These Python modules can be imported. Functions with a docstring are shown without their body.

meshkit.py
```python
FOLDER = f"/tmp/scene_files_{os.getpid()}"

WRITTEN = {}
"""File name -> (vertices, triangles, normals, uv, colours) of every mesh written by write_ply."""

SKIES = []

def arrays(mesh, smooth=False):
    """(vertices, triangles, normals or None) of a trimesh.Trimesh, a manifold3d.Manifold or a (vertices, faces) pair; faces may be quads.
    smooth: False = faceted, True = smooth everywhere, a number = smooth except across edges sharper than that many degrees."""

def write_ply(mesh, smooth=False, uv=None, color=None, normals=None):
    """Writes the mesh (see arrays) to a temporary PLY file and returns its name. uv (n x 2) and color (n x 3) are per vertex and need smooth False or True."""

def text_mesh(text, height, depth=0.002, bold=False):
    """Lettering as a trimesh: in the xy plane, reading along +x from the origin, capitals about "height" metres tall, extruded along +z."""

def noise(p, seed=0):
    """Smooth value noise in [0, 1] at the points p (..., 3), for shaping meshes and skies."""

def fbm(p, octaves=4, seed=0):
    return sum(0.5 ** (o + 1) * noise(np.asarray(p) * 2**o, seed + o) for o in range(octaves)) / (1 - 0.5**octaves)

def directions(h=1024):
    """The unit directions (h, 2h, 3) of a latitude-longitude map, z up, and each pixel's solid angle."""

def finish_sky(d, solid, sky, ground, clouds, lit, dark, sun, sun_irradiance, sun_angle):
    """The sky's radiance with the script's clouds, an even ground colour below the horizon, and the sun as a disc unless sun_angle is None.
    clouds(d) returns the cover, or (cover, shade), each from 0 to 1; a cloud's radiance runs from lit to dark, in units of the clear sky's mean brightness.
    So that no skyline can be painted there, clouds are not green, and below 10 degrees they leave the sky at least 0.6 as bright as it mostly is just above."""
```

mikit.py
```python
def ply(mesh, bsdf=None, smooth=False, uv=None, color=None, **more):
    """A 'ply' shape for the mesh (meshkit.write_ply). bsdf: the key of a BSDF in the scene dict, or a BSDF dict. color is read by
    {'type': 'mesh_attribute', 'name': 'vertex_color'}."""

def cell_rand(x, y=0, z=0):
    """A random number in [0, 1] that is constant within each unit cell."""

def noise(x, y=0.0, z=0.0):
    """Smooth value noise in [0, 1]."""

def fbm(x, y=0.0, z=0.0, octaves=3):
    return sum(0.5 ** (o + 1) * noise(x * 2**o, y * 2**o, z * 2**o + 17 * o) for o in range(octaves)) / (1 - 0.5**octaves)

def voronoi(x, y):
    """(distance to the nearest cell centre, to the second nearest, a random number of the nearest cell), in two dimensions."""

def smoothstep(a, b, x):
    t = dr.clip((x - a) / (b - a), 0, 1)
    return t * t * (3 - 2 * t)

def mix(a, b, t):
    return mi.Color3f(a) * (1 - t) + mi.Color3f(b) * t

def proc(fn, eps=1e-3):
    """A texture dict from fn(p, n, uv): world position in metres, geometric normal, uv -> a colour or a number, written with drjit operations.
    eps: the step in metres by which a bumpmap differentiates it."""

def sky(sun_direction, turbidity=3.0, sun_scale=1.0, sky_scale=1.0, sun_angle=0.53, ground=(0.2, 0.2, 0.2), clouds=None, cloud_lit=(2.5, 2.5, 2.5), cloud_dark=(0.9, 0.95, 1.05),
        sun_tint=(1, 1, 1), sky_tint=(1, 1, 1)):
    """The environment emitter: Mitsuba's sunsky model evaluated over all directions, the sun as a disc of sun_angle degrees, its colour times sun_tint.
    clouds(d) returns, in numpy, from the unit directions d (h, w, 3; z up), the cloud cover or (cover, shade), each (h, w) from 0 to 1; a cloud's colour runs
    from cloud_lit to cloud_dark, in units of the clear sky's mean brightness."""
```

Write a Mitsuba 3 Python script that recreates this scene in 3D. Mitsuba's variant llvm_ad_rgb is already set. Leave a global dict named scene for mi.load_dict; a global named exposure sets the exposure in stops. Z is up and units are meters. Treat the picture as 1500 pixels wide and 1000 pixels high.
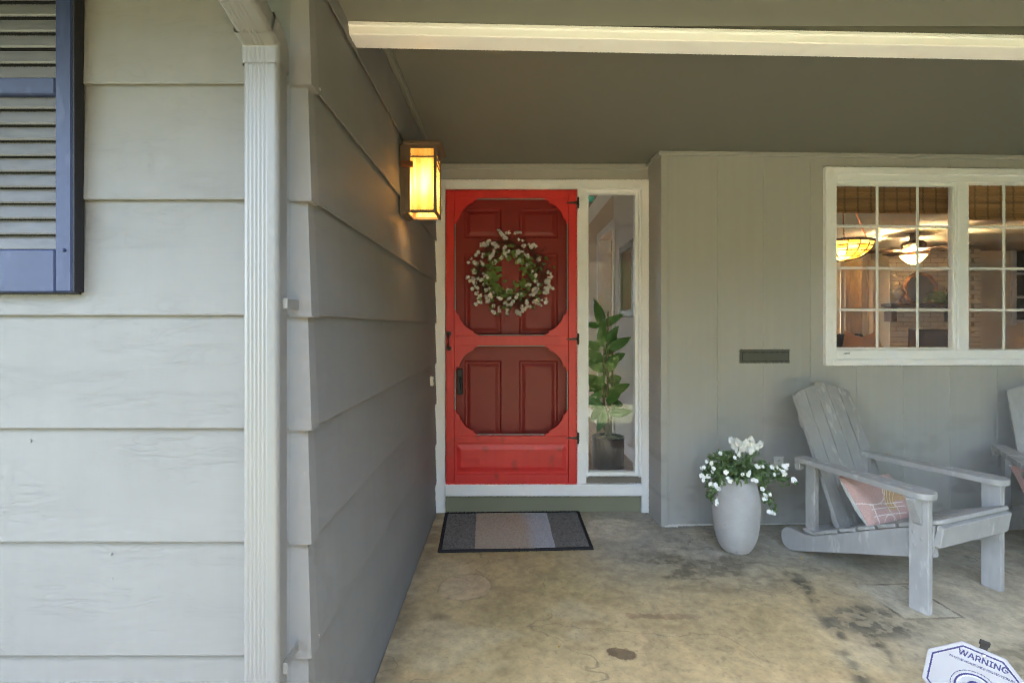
import math, random
import numpy as np, trimesh, drjit as dr, mitsuba as mi, mikit, meshkit
from shapely.geometry import Polygon, Point, box as sbox
from shapely import affinity
from shapely.ops import unary_union

R0 = random.Random(7)
rng = np.random.default_rng(11)
T = mi.ScalarTransform4f
scene, labels = {}, {}

# ------------------------------------------------------------------ camera, light, exposure
F, CX, CY, H = 750.0, 740.0, 480.0, 1.27          # pixels of the 1500 x 1000 photograph, eye height in metres
scene['camera'] = {'type': 'perspective', 'fov': 90.0, 'fov_axis': 'x', 'near_clip': 0.05, 'far_clip': 300.0,
                   'principal_point_offset_x': 10 / 1500, 'principal_point_offset_y': 20 / 1000,
                   'to_world': T().look_at(origin=[0, 0, H], target=[0, 1, H], up=[0, 0, 1])}
SUN = (0.25, 0.47, 1.0)


def thin_cloud(d):
    c = meshkit.fbm(np.stack([d[..., 0] / (d[..., 2] + 0.35), d[..., 1] / (d[..., 2] + 0.35), d[..., 2] * 0], -1) * 2.2, 4, 3)
    return np.clip((c - 0.30) * 3.0, 0.25, 0.9)


scene['sky_light'] = mikit.sky(SUN, turbidity=3.0, sun_scale=0.55, sun_tint=(0.93, 0.98, 1.08), ground=(0.12, 0.13, 0.08), clouds=thin_cloud, cloud_lit=(2.2, 2.27, 2.32), cloud_dark=(0.92, 0.97, 1.05))
scene['sky_light']['sampling_weight'] = 12.0     # most light comes from the sky: spend most samples there
exposure = 6.08


def P(px, py, Y):
    return np.array([(px - CX) * Y / F, Y, H - (py - CY) * Y / F])


# the wall with the window is turned 2 degrees; (u, depth behind its face, z) are its own coordinates
WA, W0 = math.radians(2.0), np.array([0.997, 3.285])
WU, WN = np.array([math.cos(WA), math.sin(WA)]), np.array([-math.sin(WA), math.cos(WA)])


def PW(px, py, d=0.0):
    """(u, z) on the window wall's face moved d metres back, seen at the pixel."""
    r = np.array([(px - CX) / F, 1.0])
    t = ((W0 + WN * d) @ WN) / (r @ WN)
    return float((r * t - W0) @ WU), H - (py - CY) * t / F


WM = np.eye(4)
WM[:2, 0], WM[:2, 1], WM[:2, 3] = WU, WN, W0


# ------------------------------------------------------------------ scene helpers
def key_of(base):
    k, n = base, 0
    while k in scene or k in things:
        n += 1
        k = f'{base}_{n:03d}'
    return k


things = set()


def thing(name, label=None, cat=None, group=None, kind=None):
    k = key_of(name)
    things.add(k)
    labels[k] = {a: b for a, b in (('label', label), ('category', cat), ('group', group), ('kind', kind)) if b}
    return k


def put(shape, key, M=None):
    s = dict(shape)
    if M is not None:
        s['to_world'] = T(np.asarray(M, float).tolist())
    scene[key] = s
    return key


def add(parent, name, mesh, mat, smooth=False, M=None, label=None, uv=None, kind=None, **more):
    """One mesh (or a ready shape dict) as part NAME of PARENT."""
    k = key_of(f'{parent}__{name}' if parent else name)
    shape = mesh if isinstance(mesh, dict) else mikit.ply(mesh, mat, smooth=smooth, uv=uv, **more)
    put(shape, k, M)
    if label or kind:
        labels[k] = {a: b for a, b in (('label', label), ('kind', kind)) if b}
    return k


def single(name, mesh, mat, label, cat, smooth=False, M=None, group=None, **more):
    k = key_of(name)
    put(mesh if isinstance(mesh, dict) else mikit.ply(mesh, mat, smooth=smooth, **more), k, M)
    labels[k] = {a: b for a, b in (('label', label), ('category', cat), ('group', group)) if b}
    return k


def struct(name, mesh, mat, smooth=False, kind='structure', label=None, **more):
    k = key_of(name)
    put(mikit.ply(mesh, mat, smooth=smooth, **more), k)
    labels[k] = {'kind': kind}
    if label:
        labels[k]['label'] = label
    return k


# ------------------------------------------------------------------ mesh helpers
def cat(ms):
    return trimesh.util.concatenate([m for m in ms if m is not None])


def bx(x0, x1, y0, y1, z0, z1, c=0.002):
    """A box with chamfered edges."""
    x0, x1, y0, y1, z0, z1 = min(x0, x1), max(x0, x1), min(y0, y1), max(y0, y1), min(z0, z1), max(z0, z1)
    c = min(c, 0.3 * min(x1 - x0, y1 - y0, z1 - z0))
    if c <= 0:
        m = trimesh.creation.box((x1 - x0, y1 - y0, z1 - z0))
        m.apply_translation(((x0 + x1) / 2, (y0 + y1) / 2, (z0 + z1) / 2))
        return m
    pts = []
    for sx, X in ((1, x0), (-1, x1)):
        for sy, Y in ((1, y0), (-1, y1)):
            for sz, Z in ((1, z0), (-1, z1)):
                pts += [(X, Y + sy * c, Z + sz * c), (X + sx * c, Y, Z + sz * c), (X + sx * c, Y + sy * c, Z)]
    return trimesh.convex.convex_hull(np.array(pts))


def ext_y(poly, y0, y1):
    """Polygon in (x, z) given depth from y0 to y1."""
    m = trimesh.creation.extrude_polygon(poly, y1 - y0, engine='earcut')
    v = m.vertices.copy()
    m.vertices = np.stack([v[:, 0], y1 - v[:, 2], v[:, 1]], 1)
    return m


def ext_x(poly, x0, x1):
    """Polygon in (y, z) stretched from x0 to x1."""
    m = trimesh.creation.extrude_polygon(poly, x1 - x0, engine='earcut')
    v = m.vertices.copy()
    m.vertices = np.stack([x0 + v[:, 2], v[:, 0], v[:, 1]], 1)
    return m


def ext_z(poly, z0, z1):
    m = trimesh.creation.extrude_polygon(poly, z1 - z0, engine='earcut')
    m.apply_translation((0, 0, z0))
    return m


def tube(pts, r, n=8, cap=True):
    p = np.asarray(pts, float)
    r = np.broadcast_to(np.asarray(r, float), (len(p),))
    t = np.gradient(p, axis=0)
    t /= np.linalg.norm(t, axis=1, keepdims=True) + 1e-12
    ref = np.array([0, 0, 1.0]) if abs(t[:, 2]).mean() < 0.9 else np.array([1.0, 0, 0])
    a = np.cross(t, ref)
    a /= np.linalg.norm(a, axis=1, keepdims=True) + 1e-12
    b = np.cross(t, a)
    an = np.arange(n) * 2 * np.pi / n
    v = p[:, None] + r[:, None, None] * (np.cos(an)[None, :, None] * a[:, None] + np.sin(an)[None, :, None] * b[:, None])
    v = v.reshape(-1, 3)
    f = []
    for i in range(len(p) - 1):
        for j in range(n):
            k = (j + 1) % n
            f += [[i * n + j, (i + 1) * n + j, (i + 1) * n + k], [i * n + j, (i + 1) * n + k, i * n + k]]
    if cap:
        m = len(v)
        v = np.vstack([v, p[:1], p[-1:]])
        e = (len(p) - 1) * n
        for j in range(n):
            k = (j + 1) % n
            f += [[m, j, k], [m + 1, e + k, e + j]]
    mm = trimesh.Trimesh(v, f, process=False)
    mm.fix_normals() if len(f) < 3000 else None
    return mm


def lathe(prof, n=48, c=(0, 0, 0)):
    m = trimesh.creation.revolve(np.array(prof, float), sections=n)
    m.apply_translation(c)
    return m


def mat4(pos=(0, 0, 0), rz=0.0, rx=0.0, ry=0.0, s=1.0):
    M = trimesh.transformations.euler_matrix(rx, ry, rz, 'sxyz')
    M[:3, :3] *= s
    M[:3, 3] = pos
    return M


def frame_to(pos, normal, spin=0.0, s=1.0):
    """Local z along NORMAL."""
    z = np.asarray(normal, float)
    z = z / np.linalg.norm(z)
    x = np.cross([0, 0, 1.0] if abs(z[2]) < 0.9 else [0, 1.0, 0], z)
    x /= np.linalg.norm(x)
    y = np.cross(z, x)
    M = np.eye(4)
    c, sn = math.cos(spin), math.sin(spin)
    M[:3, 0], M[:3, 1], M[:3, 2] = (x * c + y * sn) * s, (-x * sn + y * c) * s, z * s
    M[:3, 3] = pos
    return M


def moved(m, M):
    m = m.copy()
    m.apply_transform(M)
    return m


# ------------------------------------------------------------------ materials
noise, fbm, smoothstep, mix, proc, voronoi = mikit.noise, mikit.fbm, mikit.smoothstep, mikit.mix, mikit.proc, mikit.voronoi


def rgb(c):
    return {'type': 'rgb', 'value': list(map(float, c))}


def mat(name, color, rough=0.5, bump=None, scale=1.0, eps=1e-3, twosided=True, **kw):
    b = {'type': 'principled', 'base_color': color if isinstance(color, dict) else rgb(color), 'roughness': rough if isinstance(rough, dict) else float(rough), **kw}
    if bump:
        b = {'type': 'bumpmap', 'height': proc(bump, eps), 'scale': float(scale), 'bsdf': b}
    scene[name] = {'type': 'twosided', 'b': b} if twosided else b
    return name


def siding_relief(p, n, uv):
    along = dr.select(dr.abs(n.x) > 0.5, p.y + 7.3, p.x)
    z = p.z
    b = dr.floor((z + 0.079) / 0.2765)
    warp = fbm(along * 3.1 + b * 13.7, z * 16.0, b, 3)
    cover = smoothstep(0.40, 0.60, noise(along * 2.6 + b * 5.1, z * 8.0, 3.0))
    fine = noise(along * 9.0 + b * 3.3, z * 300 + warp * 30, 1.0)
    wave = 1 - dr.abs(2 * noise(along * 14.0 + b * 9.1, z * 120 + warp * 24, 5.0) - 1)
    cracks = smoothstep(0.80, 1.0, wave) * smoothstep(0.25, 0.6, noise(along * 5.5, z * 21, 9.0))
    saw = noise(along * 260, z * 7.0, 2.0)
    return 0.45 * fine * (1 - 0.6 * cover) - 0.60 * cracks * (0.15 + 0.85 * cover) + 0.26 * saw * noise(along * 7, z * 3, 8.0)


def siding_color(p, n, uv):
    along = dr.select(dr.abs(n.x) > 0.5, p.y + 7.3, p.x)
    m = fbm(along * 2.3, p.z * 3.1, 0.0, 3)
    d = noise(along * 40, p.z * 3, 4.0)
    g = siding_relief(p, n, uv)  # dust lies in the embossed grain
    return mix((0.150, 0.148, 0.144), (0.175, 0.173, 0.169), m * 0.75 + d * 0.25) * (1.0 + 0.09 * dr.clip(g, -0.6, 0.4))


def panel_color(p, n, uv):
    m = fbm(p.x * 1.9, p.z * 1.3, p.y, 3)
    st = noise(p.x * 55, p.z * 1.6, 3.0)
    scuff = smoothstep(0.62, 0.8, fbm(p.x * 5, p.z * 9, 2.0, 3)) * smoothstep(1.0, 0.1, p.z)
    c = mix((0.360, 0.355, 0.337), (0.405, 0.400, 0.382), 0.7 * m + 0.3 * st)
    return mix(c, (0.25, 0.24, 0.22), scuff * 0.5)


def panel_relief(p, n, uv):
    return 0.6 * noise(p.x * 110, p.z * 2.5, 1.0) + 0.4 * noise(p.x * 300, p.z * 9, 2.0)


def flat_relief(p, n, uv):
    return fbm(p.x * 38, p.y * 38, p.z * 38, 3)


def trim_color(p, n, uv):
    m = fbm(p.x * 4, p.y * 4, p.z * 4, 3)
    dirt = smoothstep(0.60, 0.85, fbm(p.x * 21, p.y * 21, p.z * 21, 3))
    return mix(mix((0.795, 0.80, 0.825), (0.845, 0.85, 0.875), m), (0.52, 0.49, 0.42), dirt * 0.15)


def red_color(p, n, uv):
    m = fbm(p.x * 3, p.y * 3, p.z * 3, 3)
    st = noise(p.x * 70, p.y * 70, p.z * 5)
    scuff = smoothstep(0.66, 0.78, fbm(p.x * 16, p.y * 16, p.z * 9, 4)) * smoothstep(1.1, 0.2, p.z)
    c = mix((0.54, 0.025, 0.025), (0.66, 0.038, 0.036), 0.7 * m + 0.3 * st)
    return mix(c, (0.36, 0.050, 0.040), scuff * 0.55)


def red_relief(p, n, uv):
    return noise(p.x * 90, p.y * 90, p.z * 6)


def seg(p, ax, ay, bxx, by):
    """Distance to a floor segment."""
    vx, vy = bxx - ax, by - ay
    t = dr.clip(((p.x - ax) * vx + (p.y - ay) * vy) / (vx * vx + vy * vy), 0, 1)
    return dr.sqrt(dr.square(p.x - ax - t * vx) + dr.square(p.y - ay - t * vy))


def floor_color(p, n, uv):
    big = fbm(p.x * 0.9 + 3, p.y * 0.9, 0.0, 4)
    mid = fbm(p.x * 4.2, p.y * 4.2, 5.0, 4)
    fine = fbm(p.x * 34, p.y * 34, 2.0, 3)
    c = mix((0.42, 0.335, 0.185), (0.52, 0.405, 0.250), smoothstep(0.3, 0.7, big))
    greens = smoothstep(0.45, 0.75, fbm(p.x * 1.6 + 9, p.y * 1.6, 1.0, 3)) * smoothstep(-0.1, 1.0, p.x)
    c = mix(c, (0.41, 0.345, 0.165), greens * 0.75)
    greyz = smoothstep(2.35, 3.15, p.y + 0.30 * (mid - 0.5) + 0.10 * p.x) * smoothstep(0.1, 0.8, p.x)
    greyr = smoothstep(1.2, 1.9, p.x + 0.5 * (mid - 0.5))
    c = mix(c, (0.40, 0.385, 0.355), dr.maximum(greyz, greyr * 0.75))
    w = 0.16 * (fbm(p.x * 7, p.y * 7, 8.0, 5) - 0.5)
    grit = fbm(p.x * 26, p.y * 26, 6.0, 4)
    crisp = smoothstep(0.38, 0.56, grit)
    # dark weathering between the pot and the patch
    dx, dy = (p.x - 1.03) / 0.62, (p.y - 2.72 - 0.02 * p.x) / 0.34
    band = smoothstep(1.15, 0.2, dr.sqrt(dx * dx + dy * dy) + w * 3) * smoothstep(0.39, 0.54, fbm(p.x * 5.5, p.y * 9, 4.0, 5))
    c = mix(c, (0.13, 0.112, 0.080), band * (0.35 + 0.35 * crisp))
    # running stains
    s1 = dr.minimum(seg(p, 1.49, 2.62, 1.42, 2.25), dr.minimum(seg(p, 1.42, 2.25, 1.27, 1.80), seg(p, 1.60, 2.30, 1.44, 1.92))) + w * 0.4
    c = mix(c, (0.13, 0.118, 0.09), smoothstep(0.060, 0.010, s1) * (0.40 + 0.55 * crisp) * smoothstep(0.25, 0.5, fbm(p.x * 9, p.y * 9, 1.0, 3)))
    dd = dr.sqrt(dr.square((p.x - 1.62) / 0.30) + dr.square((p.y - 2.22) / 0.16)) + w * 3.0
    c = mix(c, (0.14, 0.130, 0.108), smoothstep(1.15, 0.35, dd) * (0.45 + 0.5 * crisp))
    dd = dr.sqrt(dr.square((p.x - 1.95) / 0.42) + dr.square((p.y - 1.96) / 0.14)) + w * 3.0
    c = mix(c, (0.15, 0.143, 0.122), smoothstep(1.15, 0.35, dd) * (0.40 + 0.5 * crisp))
    # square patch beside the chair leg: pale fill
    a, b = (p.x - 1.745) * 0.995 + (p.y - 2.235) * 0.05, (p.y - 2.235) - (p.x - 1.745) * 0.05
    ins = smoothstep(-0.002, 0.004, a) * smoothstep(0.268, 0.262, a) * smoothstep(-0.002, 0.004, b) * smoothstep(0.298, 0.292, b)
    c = mix(c, (0.50, 0.48, 0.43), ins * 0.5)
    edge = dr.minimum(dr.minimum(dr.abs(a), dr.abs(a - 0.265)) + 9 * dr.maximum(dr.maximum(-0.006 - b, b - 0.301), 0), dr.minimum(dr.abs(b), dr.abs(b - 0.295)) + 9 * dr.maximum(dr.maximum(-0.006 - a, a - 0.271), 0))
    c = mix(c, (0.12, 0.105, 0.08), smoothstep(0.009, 0.003, edge + 0.014 * (grit - 0.5)) * 0.7 * smoothstep(0.38, 0.52, mid))
    # round marks of old plant pots
    r1 = dr.sqrt(dr.square(p.x + 0.20) + dr.square((p.y - 2.515))) + w * 0.32
    c = mix(c, (0.60, 0.46, 0.33), smoothstep(0.135, 0.120, r1) * 0.55)
    c = mix(c, (0.26, 0.20, 0.13), smoothstep(0.010, 0.0, dr.abs(r1 - 0.128)) * 0.45 * smoothstep(0.40, 0.60, fbm(p.x * 11, p.y * 11, 3.0, 3)))
    r2 = dr.sqrt(dr.square((p.x - 0.70) / 1.15) + dr.square(p.y - 3.24)) + w * 0.35
    c = mix(c, (0.66, 0.60, 0.51), smoothstep(0.205, 0.15, r2) * (0.40 + 0.5 * smoothstep(0.4, 0.7, mid)))
    c = mix(c, (0.30, 0.27, 0.23), smoothstep(0.022, 0.0, dr.abs(r2 - 0.12)) * 0.25 * smoothstep(0.3, 0.6, mid))
    r3 = dr.sqrt(dr.square((p.x - 1.02) / 1.25) + dr.square(p.y - 2.98)) + w * 0.5
    c = mix(c, (0.57, 0.52, 0.45), smoothstep(0.16, 0.10, r3) * 0.5 * smoothstep(0.35, 0.65, fbm(p.x * 13, p.y * 13, 3.0, 3)))
    r4 = dr.sqrt(dr.square(p.x - 1.66) + dr.square((p.y - 3.0) / 0.8)) + w * 0.3
    c = mix(c, (0.55, 0.53, 0.49), smoothstep(0.012, 0.0, dr.abs(r4 - 0.21)) * 0.4)
    # rubbed rectangle
    w2 = 0.02 * (noise(p.x * 60, p.y * 60, 6.0) - 0.5)
    rx = dr.maximum(dr.abs(p.x - 0.70) - 0.16, dr.abs(p.y - 2.27 + 0.02 * p.x) - 0.018) + w2
    c = mix(c, (0.31, 0.215, 0.135), smoothstep(0.006, -0.004, rx) * 0.65)
    rx = dr.maximum(dr.abs(p.x - 0.74) - 0.25, dr.abs(p.y - 2.27) - 0.05) + w2 * 2 + w * 0.3
    c = mix(c, (0.57, 0.475, 0.33), smoothstep(0.02, -0.02, rx) * 0.35 * smoothstep(0.4, 0.6, mid))
    # blot
    r5 = dr.sqrt(dr.square((p.x - 0.455) / 1.4) + dr.square(p.y - 2.0)) + w * 0.22 + 0.05 * (grit - 0.5)
    c = mix(c, (0.13, 0.09, 0.06), smoothstep(0.038, 0.024, r5) * 0.85)
    r6 = dr.sqrt(dr.square((p.x + 0.29) / 1.3) + dr.square(p.y - 2.25)) + w * 0.2
    c = mix(c, (0.23, 0.175, 0.12), smoothstep(0.045, 0.0, r6) * 0.6)
    # damp dirt along the walls
    c = mix(c, (0.20, 0.18, 0.14), smoothstep(0.12, 0.0, p.x + 0.475 + w * 0.4) * 0.65)
    c = mix(c, (0.26, 0.25, 0.225), smoothstep(3.02, 3.30, p.y - 0.035 * p.x + w * 0.7) * smoothstep(0.9, 1.1, p.x) * 0.55)
    spots = smoothstep(0.66, 0.86, fbm(p.x * 31, p.y * 31, 9.0, 3)) * smoothstep(0.5, 0.7, noise(p.x * 3.1, p.y * 3.1, 2.0))
    c = mix(c, (0.20, 0.17, 0.12), spots * 0.4)
    light = smoothstep(0.58, 0.72, fbm(p.x * 3.3 + 4, p.y * 5.2, 3.0, 4))
    c = mix(c, (0.62, 0.545, 0.41), light * 0.30)
    # mottling, fine cracks, pores
    mott = smoothstep(0.44, 0.60, fbm(p.x * 10, p.y * 10, 12.0, 5))
    c = c * (0.92 + 0.12 * mott)
    ck = dr.abs(fbm(p.x * 1.7 + 2, p.y * 2.6, 21.0, 5) - 0.5)
    c = mix(c, (0.15, 0.125, 0.09), smoothstep(0.006, 0.001, ck) * 0.45 * smoothstep(0.45, 0.6, fbm(p.x * 2.3, p.y * 2.3, 4.0, 3)))
    pore = smoothstep(0.74, 0.86, noise(p.x * 120, p.y * 120, 3.0))
    c = mix(c, (0.16, 0.135, 0.095), pore * 0.18)
    sand = noise(p.x * 85, p.y * 85, 14.0)
    c = c * (0.94 + 0.12 * sand)
    return c * mi.Color3f(0.80, 0.765, 0.68) * (0.80 + 0.40 * fine) * (0.88 + 0.24 * mid)


def floor_relief(p, n, uv):
    return 0.7 * fbm(p.x * 22, p.y * 22, 1.0, 4) + 0.3 * noise(p.x * 160, p.y * 160, 2.0)


def floor_rough(p, n, uv):
    return 0.42 + 0.35 * fbm(p.x * 5, p.y * 5, 7.0, 3)


def chair_color(p, n, uv):
    g = fbm(p.x * 60, p.y * 60, p.z * 11, 3)
    m = fbm(p.x * 7, p.y * 7, p.z * 7, 3)
    worn = smoothstep(0.60, 0.78, fbm(p.x * 30 + 2, p.y * 30, p.z * 9, 4))
    c = mix((0.250, 0.244, 0.236), (0.358, 0.351, 0.342), 0.55 * g + 0.45 * m)
    return mix(c, (0.54, 0.53, 0.50), worn * 0.45)


def chair_relief(p, n, uv):
    return noise(p.x * 150, p.y * 150, p.z * 14)


def mat_weave(p, n, uv):
    """Door mat: u across, v deep, in metres; four colour bands of a coarse ribbed weave."""
    u, v = uv.x, uv.y
    c0, c1 = mi.Color3f(0.030, 0.030, 0.034), mi.Color3f(0.21, 0.20, 0.18)
    a, b = mi.Color3f(0.235, 0.185, 0.140), mi.Color3f(0.42, 0.34, 0.27)
    d, e = mi.Color3f(0.22, 0.215, 0.225), mi.Color3f(0.42, 0.42, 0.44)
    wob = 0.004 * (noise(v * 60, 3.0) - 0.5)
    k1, k2, k3 = smoothstep(0.208, 0.212, u + wob), smoothstep(0.50, 0.60, u + wob * 2), smoothstep(0.690, 0.694, u + wob)
    lo = mix(mix(mix(c0, a, k1), d, k2), c0, k3)
    hi = mix(mix(mix(c1, b, k1), e, k2), c1, k3)
    th = 0.5 + 0.5 * dr.sin(u * 2 * math.pi / 0.0095) * dr.sin(v * 2 * math.pi / 0.0095)
    th = dr.clip(th * 0.65 + 0.5 * noise(u * 130, v * 130, 1.0) - 0.08, 0, 1)
    c = mix(lo, hi, th)
    edge = dr.minimum(dr.minimum(u, 0.915 - u), dr.minimum(v, 0.545 - v))
    return mix((0.012, 0.012, 0.014), c, smoothstep(0.015, 0.018, edge))


def mat_weave_relief(p, n, uv):
    u, v = uv.x, uv.y
    return (0.5 + 0.5 * dr.sin(u * 2 * math.pi / 0.0095) * dr.sin(v * 2 * math.pi / 0.0095)) * 0.7 + 0.3 * noise(u * 200, v * 200, 1.0)


def cushion_color(p, n, uv):
    """Printed cotton: pink ground, an ochre arch, thin white lines. u 0..1 across, v 0..1 up."""
    u, v = uv.x, uv.y
    pink, ochre = mi.Color3f(0.50, 0.325, 0.290), mi.Color3f(0.50, 0.315, 0.150)
    ca = dr.sqrt(dr.square((u - 0.66) * 1.6) + dr.square(v - 0.30))
    c = mix(pink, ochre, smoothstep(0.50, 0.485, ca) * smoothstep(0.24, 0.255, ca) * smoothstep(0.28, 0.30, v) )
    c = mix(c, ochre, smoothstep(0.245, 0.23, dr.abs(u - 0.60) + 0.10) * smoothstep(0.42, 0.45, v) * 0.8)
    c = mix(c, mi.Color3f(0.46, 0.33, 0.30), smoothstep(0.80, 0.82, u) * smoothstep(0.5, 0.52, v))
    white = mi.Color3f(0.72, 0.68, 0.63)

    def ln(d, wd=0.006):
        return smoothstep(wd + 0.004, wd, dr.abs(d))
    lines = ln(ca - 0.50)
    for r in (0.43, 0.36, 0.29):
        lines = dr.maximum(lines, ln(ca - r, 0.004) * smoothstep(0.30, 0.31, v))
    cb = dr.sqrt(dr.square((u - 0.18) * 1.6) + dr.square(v - 0.92))
    lines = dr.maximum(lines, ln(cb - 0.52))
    for y in (0.40, 0.33, 0.22):
        lines = dr.maximum(lines, ln(v - y, 0.005) * smoothstep(0.08, 0.09, u) * smoothstep(0.66, 0.65, u))
    lines = dr.maximum(lines, ln(u - 0.12, 0.004) * smoothstep(0.40, 0.39, v))
    lines = dr.maximum(lines, ln(u - 0.50, 0.004) * smoothstep(0.45, 0.44, v) * smoothstep(0.12, 0.13, v))
    cc = dr.sqrt(dr.square((u - 0.30) * 1.6) + dr.square(v - 0.02))
    lines = dr.maximum(lines, ln(cc - 0.19))
    lines = dr.maximum(lines, ln(v - 0.06, 0.007) * smoothstep(0.4, 0.41, u))
    lines = dr.maximum(lines, ln(u - 0.80, 0.005) * smoothstep(0.20, 0.21, v))
    c = mix(c, white, lines * 0.75)
    wv = noise(u * 260, v * 160, 1.0)
    return c * (0.88 + 0.24 * wv)


def cushion_relief(p, n, uv):
    return fbm(uv.x * 9, uv.y * 6, 2.0, 3) + 0.08 * noise(uv.x * 300, uv.y * 200, 1.0)


def pot_color(p, n, uv):
    m = fbm(p.x * 11, p.y * 11, p.z * 11, 4)
    f = noise(p.x * 120, p.y * 120, p.z * 120)
    pit = smoothstep(0.88, 0.93, noise(p.x * 80, p.y * 80, p.z * 80))
    c = mix((0.33, 0.323, 0.32), (0.47, 0.46, 0.455), 0.8 * m + 0.2 * f)
    c = mix(c, (0.40, 0.32, 0.25), smoothstep(0.10, 0.0, p.z + 0.12 * (m - 0.5)) * 0.35)
    return mix(c, (0.24, 0.22, 0.20), pit * 0.6)


def leaf_color(p, n, uv):
    m = noise(p.x * 43, p.y * 43, p.z * 43)
    k = noise(p.x * 9, p.y * 9, p.z * 9)
    return mix((0.045, 0.090, 0.028), (0.130, 0.200, 0.075), 0.6 * m + 0.4 * k)


def grass_color(p, n, uv):
    m = fbm(p.x * 1.4, p.y * 1.4, 0.0, 4)
    return mix((0.062, 0.086, 0.042), (0.108, 0.122, 0.072), m)


def mulch_color(p, n, uv):
    d1, d2, k = voronoi(p.x * 26, p.y * 26)
    return mix((0.045, 0.028, 0.018), (0.16, 0.10, 0.06), k) * (0.5 + 0.5 * smoothstep(0.0, 0.2, d2 - d1))


def bamboo_color(p, n, uv):
    s = noise(p.z * 260, p.x * 4, 1.0)
    t = noise(p.z * 60, p.x * 1.2, 5.0)
    th = smoothstep(0.93, 0.97, 0.5 + 0.5 * dr.sin(p.x * 2 * math.pi / 0.09))
    return mix(mix((0.16, 0.08, 0.03), (0.42, 0.24, 0.10), 0.5 * s + 0.5 * t), (0.10, 0.05, 0.02), th * 0.6)


def wood_floor_color(p, n, uv):
    b = dr.floor(p.x / 0.09)
    k = mikit.cell_rand(b, dr.floor(p.y / 0.9 + mikit.cell_rand(b) * 5))
    g = fbm(p.x * 60, p.y * 5 + k * 30, 0.0, 3)
    seam = smoothstep(0.03, 0.06, dr.abs(p.x / 0.09 - b - 0.0))
    return mix((0.15, 0.09, 0.050), (0.30, 0.20, 0.120), 0.5 * g + 0.5 * k) * (0.5 + 0.5 * seam)


def amber_glass(p, n, uv):
    s = fbm(p.x * 60 + p.y * 60, p.z * 7, 1.0, 3)
    return mix((0.90, 0.58, 0.17), (0.95, 0.76, 0.34), smoothstep(0.3, 0.75, s))


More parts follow.
